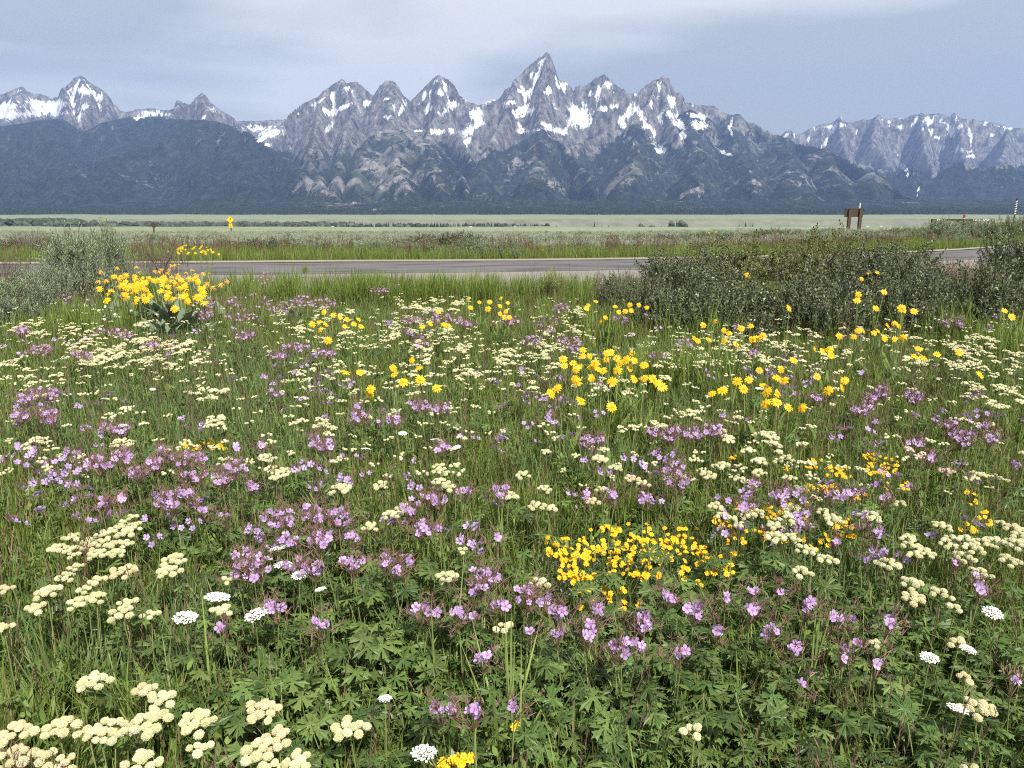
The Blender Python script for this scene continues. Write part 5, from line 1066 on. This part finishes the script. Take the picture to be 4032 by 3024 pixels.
# yellow flowers beyond the road
rayplants('balsamroot', 'balsamroot beyond the road', 'yellow', 'wildflower', 'balsamroot beyond the road', [(650 + 40 * k % 130 + _f.uniform(0, 60), 965 + _f.uniform(0, 36)) for k in range(30)] + [(_f.uniform(760, 900), _f.uniform(972, 1000)) for k in range(9)] + [(2790 + _f.uniform(0, 40), 908 + _f.uniform(0, 10)) for k in range(4)], BALSAM, 0.042, 0.45, ARROW, 0, 46, dz=0.06, limit=14)
# ------------------------------------------------------------------ signs, gate and markers
def at(px, Y): return at_dist(px, 900, Y)[0]
def zrow(py, Y): return at_dist(2016, py, Y)[2]
def signpost(name, label, px, Y, parts_):
    X = at(px, Y); z0 = gz1(X, Y); o = thing(name, label, 'sign', (X, Y, z0)); parts_(o, z0, Y); return o
def diamond(b, zc, hd, yy, th, mat):
    ring = [(hd, 0), (0, hd), (-hd, 0), (0, -hd)]
    c = 0.16; P_ = []
    for i in range(4):
        a = Vector(ring[i]); p = Vector(ring[i - 1]); n = Vector(ring[(i + 1) % 4]); P_ += [a.lerp(p, c * 0.6), a.lerp(a * 0.93, 1), a.lerp(n, c * 0.6)]
    n = len(P_); vs = [(p.x, yy, zc + p.y) for p in P_] + [(p.x, yy + th, zc + p.y) for p in P_]
    b.add(vs, [tuple(range(n)), tuple(reversed(range(n, 2 * n)))] + [(i, i + n, (i + 1) % n + n, (i + 1) % n) for i in range(n)], mat)
def yellow_sign(o, z0, Y):
    s = Y / F
    b = MB(); b.box((0, 0.08, (zrow(868, Y) - z0) / 2), (0.13, 0.09, zrow(868, Y) - z0)); link('post', b.mesh('post', 'post_brown'), o)
    b = MB(); diamond(b, zrow(865.5, Y) - z0, 13.5 * s, -0.01, 0.02, 0); p = link('panel', b.mesh('panel', ['sign_yellow']), o)
    b = MB(); zc = zrow(865.5, Y) - z0                       # a dark winding arrow
    b.tube([(-0.02, -0.016, zc - 0.20), (-0.02, -0.016, zc - 0.02), (0.09, -0.016, zc + 0.05), (0.09, -0.016, zc + 0.13)], 0.028, 4)
    b.add([(0.0, -0.016, zc + 0.12), (0.18, -0.016, zc + 0.12), (0.09, -0.016, zc + 0.24)], [(0, 1, 2)]); b.tube([(-0.12, -0.016, zc + 0.1), (-0.06, -0.016, zc + 0.0)], 0.025, 4)
    link('symbol', b.mesh('symbol', 'sign_mark'), p)
    b = MB(); zc = zrow(888, Y) - z0; b.box((0, 0.0, zc), (14 * s, 0.02, 15.5 * s)); p = link('plaque', b.mesh('plaque', 'sign_yellow'), o)
    b = MB(); b.box((0, -0.015, zc + 0.06), (0.22, 0.006, 0.03)); b.box((0, -0.015, zc - 0.03), (0.06, 0.006, 0.08)); b.box((0, -0.015, zc - 0.13), (0.24, 0.006, 0.025)); link('lettering', b.mesh('lettering', 'sign_mark'), p)
signpost('warning_sign', 'yellow diamond road sign with a small yellow plaque below', 909, 95.0, yellow_sign)
def back_sign(o, z0, Y):
    s = Y / F; b = MB(); b.box((-0.02, 0.0, (zrow(890, Y) - z0) / 2), (0.12, 0.09, zrow(880, Y) - z0)); link('post', b.mesh('post', 'post_brown'), o)
    b = MB(); diamond(b, zrow(886, Y) - z0, 14 * s, 0.055, 0.03, 0); link('panel', b.mesh('panel', ['sign_brown']), o, rot=(0, 0, 0.25))
signpost('diamond_sign', 'dark brown back of a diamond road sign on a post', 606, 78.0, back_sign)
def board(o, z0, Y):
    s = Y / F; zt, zb = zrow(822.5, Y) - z0, zrow(854.5, Y) - z0
    b = MB(); b.box((0, 0.10, (zt + zb) / 2), (79 * s, 0.07, zt - zb)); b.box((0, 0.10, zt + 0.012), (80 * s, 0.11, 0.03)); link('board', b.mesh('board', 'sign_brown'), o)
    for x in (-22 * s, 25 * s):
        b = MB(); b.box((x, -0.02, (zt - 0.03) / 2 - 0.1), (12 * s, 0.16, zt - 0.03 + 0.2)); link('post', b.mesh('post', 'post_brown'), o)
o = signpost('wooden_sign', 'back of a wide brown wooden signboard on two posts', 3359, 60.0, board); o.rotation_euler[2] = 0.22
Yp = 72.0; X = at(3377, Yp); z0 = gz1(X, Yp); o = thing('marker_post', 'thin pole with a white tip standing behind the wooden signboard', 'marker post', (X, Yp, z0))
b = MB(); b.tube([(0, 0, -0.1), (-0.02, 0, zrow(820, Yp) - z0)], 0.035, 6); link('pole', b.mesh('pole', 'post_brown'), o)
b = MB(); b.tube([(-0.02, 0, zrow(820, Yp) - z0), (0, 0, zrow(799, Yp) - z0)], 0.05, 8); link('tip', b.mesh('tip', 'white_paint'), o)
# striped snow pole
Yp = 45.0; X = at(3987, Yp); z0 = gz1(X, Yp); o = thing('snow_pole', 'slim pole with white and green slanting stripes', 'marker post', (X, Yp, z0)); zt = zrow(780, Yp) - z0
b = MB(); b.tube([(0, 0, -0.1), (0, 0, zt)], 0.042, 10); link('pole', b.mesh('pole', 'green_paint'), o)
for k in range(6):
    za = zrow(843 - 9.5 * k, Yp) - z0; b = MB(); n = 12; rr_ = 0.047; P0 = []
    for j in range(n + 1):
        a = math.pi * 2 * j / n; P0.append((rr_ * math.cos(a), rr_ * math.sin(a), za + 0.035 * math.cos(a)))
    vs = P0 + [(x, y, z + 0.075) for x, y, z in P0]; b.add(vs, [(j, j + 1, j + n + 2, j + n + 1) for j in range(n)]); link('stripe', b.mesh('stripe', 'white_paint'), o)
# road closing gate
Yg_ = 44.0; X = at(3790, Yg_); z0 = gz1(X, Yg_); s = Yg_ / F; o = thing('road_gate', 'wooden road gate with striped rails and a red reflector on top', 'gate', (X, Yg_, z0)); zr = lambda p: zrow(p, Yg_) - z0
def member(name, pts, r_, mat, sq=True, parent=None):
    b = MB(); b.tube(pts, r_, 4); return link(name, b.mesh(name, mat), parent or o)
member('post', [(-122 * s, 0.05, -0.2), (-118 * s, 0.05, zr(862))], 0.075, 'post_brown'); member('post', [(112 * s, 0.35, -0.2), (112 * s, 0.35, zr(864))], 0.06, 'post_brown'); member('post', [(5 * s, 0.1, -0.2), (5 * s, 0.1, zr(866))], 0.05, 'post_brown')
rail = []
for nm, x0_, x1_, y0_, y1_ in (('rail', -120, -38, 0, 0.0), ('rail', -36, 34, 0, 0.0), ('rail', 36, 118, 0, 0.3)):
    b = MB(); zt = zr(866.5); b.add([(x0_ * s, y0_, zt - 0.065), (x1_ * s, y1_, zt - 0.065 * (0.75 if x1_ > 100 else 1)), (x1_ * s, y1_, zt + 0.065 * (0.75 if x1_ > 100 else 1)), (x0_ * s, y0_, zt + 0.065)] + [(x0_ * s, y0_ + 0.06, zt - 0.065), (x1_ * s, y1_ + 0.06, zt - 0.065), (x1_ * s, y1_ + 0.06, zt + 0.065), (x0_ * s, y0_ + 0.06, zt + 0.065)], [(0, 1, 2, 3), (7, 6, 5, 4), (3, 2, 6, 7), (0, 4, 5, 1), (0, 3, 7, 4), (1, 5, 6, 2)])
    rail.append(link('rail', b.mesh('rail', 'sign_brown'), o))
for rl, x0_, x1_, n, sl, dy in ((rail[0], -102, -70, 5, 0.05, 0.0), (rail[2], 37, 116, 12, 0.06, 0.3)):
    for k in range(n):
        t = (k + 0.3) / n; x = (x0_ + (x1_ - x0_) * t) * s; y = dy * max(0, (x / s - 36) / 82) - 0.006 if dy else -0.006; w_ = 0.045; sg = sl if k < 6 or not dy else -sl; zt = zr(866.5)
        b = MB(); b.add([(x, y, zt - 0.055), (x + w_, y, zt - 0.055), (x + w_ - sg, y, zt + 0.055), (x - sg, y, zt + 0.055)], [(0, 1, 2, 3)]); link('stripe', b.mesh('stripe', 'white_paint'), rl)
member('brace', [(-34 * s, 0.08, zr(867)), (10 * s, 0.08, zr(884))], 0.05, 'sign_brown'); member('brace', [(56 * s, 0.09, zr(868)), (2 * s, 0.12, zr(884))], 0.05, 'sign_brown')
b = MB(); b.tube([(2 * s, 0.02, zr(862.6)), (2 * s, 0.02, zr(857.5))], 0.05, 8); link('lamp_base', b.mesh('lamp_base', 'white_paint'), o)
b = MB(); b.tube([(1 * s, 0.02, zr(857.4)), (1 * s, 0.02, zr(846.5))], [0.06, 0.055], 10); link('reflector', b.mesh('reflector', 'red_lens'), o)
# far white cars and vans on the road across the flats
for px, py, L_, hh, lb in [(3308, 885, 5.4, 2.5, 'white van on the far road, left of the wooden signboard'), (3417, 885.5, 4.4, 1.5, 'white car on the far road, first right of the wooden signboard'), (3471, 885.5, 4.4, 1.5, 'white car on the far road, second right of the wooden signboard'), (1854, 889, 4.8, 1.9, 'white van before the thin row of far spruces'), (2028, 889, 4.2, 1.5, 'white car before the end of the far spruce row'), (1310, 886, 4.0, 1.5, 'tiny white car before the far dark riverside wood'), (3203, 885.5, 4.4, 1.4, 'white car on the far road, left of the white van')]:
    Yv = 1180.0; X = at_dist(px, py, Yv)[0]; z0 = gz1(X, Yv) + 0.15; r_ = random.Random(int(px))
    o = thing('parked_car' if hh < 1.8 else 'van', lb, 'car' if hh < 1.8 else 'van', (X, Yv, z0))
    b = MB(); w_ = 1.8
    prof = [(-L_ / 2, 0.35), (-L_ / 2, hh * 0.55), (-L_ * 0.40, hh * (0.62 if hh < 1.8 else 0.95)), (-L_ * 0.25, hh), (L_ * 0.18, hh), (L_ * 0.32, hh * 0.62), (L_ / 2, hh * 0.5), (L_ / 2, 0.35)]
    n = len(prof); b.add([(x, -w_ / 2, z) for x, z in prof] + [(x, w_ / 2, z) for x, z in prof], [tuple(range(n)), tuple(reversed(range(n, 2 * n)))] + [(i, i + n, (i + 1) % n + n, (i + 1) % n) for i in range(n)])
    link('body', b.mesh('body', 'white_paint'), o)
    b = MB(); b.box((-0.02 * L_, -w_ / 2 - 0.01, hh * 0.78), (L_ * 0.36, 0.02, hh * 0.25)); link('window', b.mesh('window', 'glass_dark'), o)
    for x in (-L_ * 0.3, L_ * 0.3): b = MB(); b.tube([(x, -w_ / 2 - 0.05, 0.33), (x, -w_ / 2 + 0.2, 0.33)], 0.33, 10); link('wheel', b.mesh('wheel', 'tyre'), o)
# brown stone among the golden daisies
X, Y = put(1575 * Q, 1195 * Q, 0.04); bm = bmesh.new(); bmesh.ops.create_icosphere(bm, subdivisions=3, radius=1)
for v in bm.verts:
    p = v.co; k = 1 + 0.16 * gnoise(np.array([p.x * 1.7 + 3]), np.array([p.y * 1.7 + p.z * 2.1]))[0]; v.co = Vector((p.x * 0.085 * k, p.y * 0.07 * k, p.z * 0.10 * k))
me = bpy.data.meshes.new('stone'); bm.to_mesh(me); bm.free(); me.materials.append(MATS['stone_brown']); o = thing('stone', 'brown stone half hidden between the golden daisies and buckwheat', 'stone', (X, Y, 0.04), me=me)
LANDMARKS = [('the tallest sagebrush', 330, 1100), ('the yellow diamond sign', 909, 880), ('the wooden signboard', 3359, 850), ('the rabbitbrush', 2175, 1120), ('the brown stone', 2870, 2170), ('the bright red leaves', 1166, 2928)]
# trees far out that stand apart
for i, (px, py0, top, kd) in enumerate([(345, 893, 866, 'c'), (368, 893, 864, 'w'), (385, 893, 868, 'c'), (2645, 890, 868, 'w'), (2665, 890, 864, 'c'), (2690, 890, 866, 'w'), (2340, 890, 874, 'c'), (2522, 890, 876, 'c'), (2935, 889, 873, 'c'), (2694, 889, 872, 'w'), (1395, 890, 868, 'c'), (2150, 890, 876, 'c')]):
    Yt = 1560.0 + 15 * (i % 4); X = at_dist(px, py0, Yt)[0]; z0 = gz1(X, Yt); h = zrow(top, Yt) - z0
    o = thing('spruce_tree' if kd == 'c' else 'cottonwood_tree', None, 'tree', (X, Yt, z0), 'trees standing apart by the river')
    b = MB(); b.tube([(0, 0, 0), (0, 0, h * 0.4)], [0.35, 0.2], 6); link('trunk', b.mesh('trunk', 'bark'), o)
    src = (CON[i % 4] if kd == 'c' else COT[i % 3]); link('crown', src.mesh('crown', ['conifer' if kd == 'c' else 'cottonwood']), o, scale=(h * (1.2 if kd == 'c' else 0.75),) * 2 + (h,))
    note(o, 'spruce beyond the flats' if kd == 'c' else 'cottonwood beyond the flats', 'small dark', px, top)

# ------------------------------------------------------------------ ground cover: what nobody could count
def sample(n, y0, y1, k0=0.86, b0=1.7, power=1.0):
    """points in the wedge the picture shows, denser near"""
    y = y0 + (y1 - y0) * NR.random(n) ** power; x = (NR.random(n) * 2 - 1) * (k0 * y + b0); return x, y
def pic(x, y, h=0.2):
    px, py = project(x, y, gz(x, y) + h); return px / Q, py / Q
def lay(name, coll, nk, x, y, s0, s1, keep=None, tilt=0.12, pick=None, dz=0.0, label=None):
    if keep is not None: x, y = x[keep], y[keep]; 
    n = len(x)
    pts = np.stack([x, y, gz(x, y) + dz], -1); rot = np.stack([NR.normal(0, tilt, n), NR.normal(0, tilt, n), NR.random(n) * 6.283], -1)
    pk = NR.integers(0, nk, n) if pick is None else (pick[keep] if keep is not None else pick)
    return scatter(name, coll, pts, rot, s0 + (s1 - s0) * NR.random(n) * (1.0), pk, label=label)
def offroad(x, y): return (y < road_near(x) - 0.15) | (y > road_far(x) + 0.35)
def gravel_at(x, y): return sstep(-9.2, -7.4, y - road_far(x) + 1.2 * gnoise(x / 2.3, y / 2.3) - 0.06 * np.clip(x, -20, 6))
def ell(u, v, cx, cy, w, h): return np.clip(1.4 - 1.4 * (((u - cx) / (w / 2)) ** 2 + ((v - cy) / (h / 2)) ** 2), 0, 1)
cg = protos(GRASS, 'grass')
x, y = sample(25000, 1.25, 16.5, power=1.15)
u, v = pic(x, y)
leafy = np.clip(ell(u, v, 1750, 1500, 1300, 560) + ell(u, v, 700, 1450, 560, 420) + 0.8 * ell(u, v, 1300, 1250, 700, 300), 0, 1)       # where broad leaves crowd the grass out
bare = np.clip(ell(u, v, 1350, 1190, 420, 190), 0, 1)
patch = fbm(x / 1.1, y / 1.1, 3)
keepp = np.clip(0.95 - 0.34 * leafy - 0.45 * bare + 0.5 * patch, 0.06, 1) * (1 - 0.62 * np.clip(gravel_at(x, y), 0, 1))
k = (NR.random(len(x)) < keepp) & offroad(x, y)
blue = gnoise(x / 0.9 + 5, y / 0.9) + 0.9 * ell(u, v, 500, 900, 1100, 420) - 0.35 + 0.5 * NR.random(len(x))
pick = np.where(blue > 0.25, NR.integers(4, 7, len(x)), NR.integers(0, 4, len(x))); pick = np.where(NR.random(len(x)) < 0.05 + 0.03 * (v > 1300), NR.integers(7, 9, len(x)), pick)
lay('meadow_grass', cg, 9, x, y, 0.55, 1.10, k, 0.10, pick)
ct = protos(TALL, 'tall_grass')
spots = []
for cx, cy, wd, dp, n in [(1560, 1185, 380, 1.0, 220), (1800, 1190, 300, 0.8, 200), (1450, 1180, 200, 0.8, 90), (1250, 1175, 300, 0.5, 40), (1050, 1180, 260, 0.4, 30), (3000, 1330, 1800, 1.2, 120), (1150, 1140, 700, 0.8, 60), (500, 1160, 500, 0.6, 60), (2100, 1170, 500, 0.6, 60), (3950, 1400, 260, 0.9, 60), (2290, 1195, 120, 0.4, 12), (300, 1330, 420, 0.8, 60), (2600, 1560, 500, 0.6, 60)]:
    X0, Y0 = put(cx, cy, 0.1)
    for q in range(n): spots.append((X0 + (R.random() - .5) * wd / F * Y0, Y0 + (R.random() - .5) * dp * 1.2))
sp = np.array(spots); lay('tall_grass', ct, 3, sp[:, 0], sp[:, 1], 0.7, 1.35, offroad(sp[:, 0], sp[:, 1]))
cs = protos(SEEDY, 'seeding_grass')
x, y = sample(1800, 1.5, 15.5); u, v = pic(x, y)
k = (NR.random(len(x)) < np.clip(0.35 + 0.7 * fbm(x / 1.6, y / 1.6, 3) + 0.35 * ell(u, v, 500, 900, 1200, 500) - 0.3 * (v > 1250), 0, 1)) & offroad(x, y) & (gravel_at(x, y) < 0.7)
lay('seeding_grass', cs, 4, x, y, 0.7, 1.15, k, 0.12)
cf = protos(FORB + DRYSTEM, 'forb')
x, y = sample(20000, 1.2, 15.0, power=1.3); u, v = pic(x, y)
k = (NR.random(len(x)) < np.clip(0.62 + 0.7 * fbm(x / 0.7 + 9, y / 0.7, 3), 0.1, 1) * (1 - 0.8 * np.clip(gravel_at(x, y), 0, 1))) & offroad(x, y)
pick = np.minimum((NR.random(len(x)) * 9.35).astype(int), 8); pick = np.where(NR.random(len(x)) < 0.05, 9 + NR.integers(0, 2, len(x)), pick)
lay('meadow_herbs', cf, 11, x, y, 0.55, 1.15, k, 0.15, pick)
cr_ = protos(ROSETTE, 'lobed_leaves')
x, y = sample(6200, 1.15, 9.0, power=1.5); u, v = pic(x, y)
lf = np.clip(ell(u, v, 1750, 1500, 1400, 620) + ell(u, v, 720, 1420, 700, 520) + ell(u, v, 1250, 1340, 1000, 300) + 0.6 * ell(u, v, 330, 1060, 460, 200) + 0.5 * ell(u, v, 650, 1170, 420, 200) + 0.10, 0, 1)
k = NR.random(len(x)) < lf
lay('lobed_leaves', cr_, 6, x, y, 0.65, 1.2, k, 0.15)
if GMAT:
    cm = protos([forb(70 + i, 'grey_leaf', 34, 0.06, 0.005, 0.9, 0.14) for i in range(2)] + [forb(75, 'forb_leaf', 34, 0.07, 0.005, 0.9, 0.16)], 'daisy_leaves')
    gm = np.array([(a + R.gauss(0, .05), b_ + 0.02 + R.gauss(0, .05)) for a, b_ in GMAT for _ in range(2)]); lay('daisy_leaves', cm, 3, gm[:, 0], gm[:, 1], 0.7, 1.2)
# blooms too small and many to pick apart
fb = [(on_plane(a * Q, b_ * Q, 0.34), t) for a, b_, t in FARBITS]
fx = np.array([p[0][0] for p in fb]); fy = np.array([p[0][1] for p in fb]); ft = np.array([p[1] for p in fb]); k = (fy < 14.5) & offroad(fx, fy)
def bloom_stalk(kind, seed):
    r = random.Random(seed); b = MB(); b.tube([(0, 0, 0), (0.01, 0, 0.33)], [0.0016, 0.0012], 3, 1, False)
    if kind == 0:
        for i in range(7):
            c = Vector((r.gauss(0, .014), r.gauss(0, .014), 0.35 + r.uniform(-.004, .004))); b.add([c + Vector((v_.x, v_.y, v_.z * .8)) * 0.0085 for v_ in ICO1_V], ICO1_F, 0)
    else:
        for i in range(3):
            c = Vector((r.gauss(0, .022), r.gauss(0, .022), 0.34 + r.gauss(0, .02))); M = Matrix.Translation(c) @ aim((r.gauss(0, .5), -0.7, 0.8)).to_matrix().to_4x4() @ Matrix.Scale(0.016, 4)
            me_ = GFLOWER[i]; b.add([M @ v_.co for v_ in me_.vertices], [tuple(p.vertices) for p in me_.polygons], 0)
        for i in range(9): p = Vector((r.gauss(0, .022), r.gauss(0, .022), 0.33)); b.tube([p, p + Vector((r.gauss(0, .008), r.gauss(0, .008), 0.025))], [0.002, 0.0008], 3, 2, False)
    return b.mesh('bloom_stalk', ['cream_bloom' if kind == 0 else 'geranium_petal', 'stem_green', 'spent_bloom'])
cb = protos([bloom_stalk(0, i) for i in range(3)] + [bloom_stalk(1, 10 + i) for i in range(3)], 'distant_blooms')
lay('distant_blooms', cb, 6, fx, fy, 0.8, 1.15, k, 0.1, ft * 3 + NR.integers(0, 3, len(ft)))
# beyond the road
ys_ = NR.random(9000) ** 1.5; xv = (NR.random(9000) * 2 - 1) * 34; yv = road_far(xv) + 0.5 + ys_ * 11
dens = np.clip(1.0 - 0.25 * ys_ + 0.5 * fbm(xv / 3, yv / 3, 3), 0, 1); k = NR.random(9000) < dens
lay('verge_grass', protos([grass_tuft(160 + i, 14, 0.55, 0.09, 0.011, ['grass_green', 'dock_red' if i else 'grass_dry']) for i in range(4)], 'verge_grass'), 4, xv, yv, 0.5, 1.0, k)
cd = protos(DOCK, 'dock_stalks')
xv = (NR.random(3600) * 2 - 1) * 40; yv = road_far(xv) + 1.2 + NR.random(3600) * 16; k = NR.random(3600) < np.clip(0.42 + 0.9 * fbm(xv / 4, yv / 4, 3), 0, 1) * (1 - 0.5 * sstep(10, 16, yv - road_far(xv)))
lay('dock_stalks', cd, 4, xv, yv, 0.5, 0.85, k)
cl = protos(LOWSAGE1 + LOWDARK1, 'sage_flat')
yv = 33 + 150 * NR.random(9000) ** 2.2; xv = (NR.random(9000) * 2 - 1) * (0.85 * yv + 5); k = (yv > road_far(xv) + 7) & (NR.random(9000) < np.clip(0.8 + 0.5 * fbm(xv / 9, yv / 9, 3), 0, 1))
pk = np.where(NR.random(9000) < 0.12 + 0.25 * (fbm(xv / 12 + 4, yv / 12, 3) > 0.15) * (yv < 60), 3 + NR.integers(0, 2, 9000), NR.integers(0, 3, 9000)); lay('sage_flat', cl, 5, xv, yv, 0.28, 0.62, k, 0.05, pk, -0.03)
# wood along the river and the forest at the foot of the mountains
cw = protos([c.mesh('conifer', ['conifer']) for c in CON] + [c.mesh('cottonwood', ['cottonwood']) for c in COT], 'river_wood')
pts = []; sc_ = []; pk_ = []
def belt(n, p0, p1, Y0, Y1, top0, top1, con):
    for _ in range(n):
        px = R.uniform(p0, p1); Y = R.uniform(Y0, Y1); X = at_dist(px, 900, Y)[0]; z0 = gz1(X, Y); c = R.random() < con; t = R.uniform(top0, top1)
        h = max(4, zrow(t, Y) - z0); pts.append((X, Y, z0)); sc_.append(h); pk_.append(R.randrange(4) if c else 4 + R.randrange(3))
belt(520, -700, 300, 1500, 1640, 857, 876, 0.25); belt(260, 300, 1380, 1500, 1640, 870, 883, 0.3); belt(60, 240, 320, 1500, 1600, 862, 868, 0.6); belt(150, 560, 1380, 1480, 1600, 872, 880, 0.55)
belt(330, 1340, 2160, 1500, 1620, 877, 885, 0.9); belt(40, 1420, 2000, 1500, 1600, 872, 877, 1.0); belt(20, 2160, 3000, 1500, 1640, 880, 888, 0.8); belt(160, -2400, -700, 1500, 1650, 864, 880, 0.4)
scatter('river_wood', cw, pts, [(0, 0, R.uniform(0, 6.28)) for _ in pts], sc_, pk_)
cfz = protos([c.mesh('conifer', ['conifer']) for c in [conifer_mesh(20 + i, 3) for i in range(3)]], 'mountain_foot_forest')
n = 9000; yv = 3720 + 900 * NR.random(n) ** 1.3; xv = (NR.random(n) * 2 - 1) * yv * 0.95
edge = 3740 + 260 * gnoise(xv / 800, xv * 0 + 7) ; k = yv > edge; xv, yv = xv[k], yv[k]
zz = gz(xv, yv) * (yv < 3900) + np.where(yv >= 3900, -30 + 95 * sstep(3900, 6200, yv), 0)
scatter('mountain_foot_forest', cfz, np.stack([xv, yv, zz], -1), np.stack([0 * xv, 0 * xv, NR.random(len(xv)) * 6.28], -1), 14 + 12 * NR.random(len(xv)), NR.integers(0, 3, len(xv)))

# ------------------------------------------------------------------ labels: look first, then where it stands by the nearest landmark
ORD = ['', 'second ', 'third ', 'fourth ', 'fifth ', 'sixth ', 'seventh ', 'eighth ', 'ninth ', 'tenth ', 'eleventh ', 'twelfth ', 'thirteenth ', 'fourteenth ', 'fifteenth ', 'sixteenth ', 'seventeenth ', 'eighteenth ', 'nineteenth ', 'twentieth ']
LM = LANDMARKS + [('the large sunflower patch', 1310 * Q, 800 * Q), ('the lower sunflower patch', 1640 * Q, 840 * Q), ('the golden daisy carpet', 1360 * Q, 1190 * Q), ('the flat white yarrow pair', 608 * Q, 1200 * Q), ('the lower left corner', 0, 3024), ('the lower right corner', 4032, 3024), ('the left edge', 0, 1900), ('the right edge', 4032, 1900), ('the big buckwheat cushion', 200 * Q, 1172 * Q), ('the balsamroot clump', 350 * Q, 610 * Q), ('the lone sunflowers', 855 * Q, 815 * Q), ('the middle of the thicket', 3250, 1250)]
sect = {}
for o, noun, look, px, py in TOLABEL:
    d = [(math.hypot((px - q[1]), (py - q[2]) * 1.6), q) for q in LM if math.hypot(px - q[1], py - q[2]) > 60]
    dist, q = min(d, key=lambda t: t[0])
    dx, dy = px - q[1], (py - q[2]) * 1.6
    if 'corner' in q[0] or 'edge' in q[0]: dr = 'towards'
    else: dr = ('right of' if dx > 0 else 'left of') if abs(dx) > abs(dy) else ('in front of' if dy > 0 else 'behind')
    sect.setdefault((noun, look, dr, q[0]), []).append((dist, o, dx))
for (noun, look, dr, q), L_ in sect.items():
    L_.sort(key=lambda t: t[0])
    for i, (dist, o, dx) in enumerate(L_):
        if dr == 'towards': o['label'] = f"{look} {noun}, {ORD[min(i, 19)]}nearest to {q}" if i < 20 else f"{look} {noun} farther from {q}"
        elif len(L_) == 1: o['label'] = f"{look} {noun} {dr} {q}"
        else: o['label'] = f"{look} {noun}, {ORD[min(i, 19)]}nearest {dr} {q}"
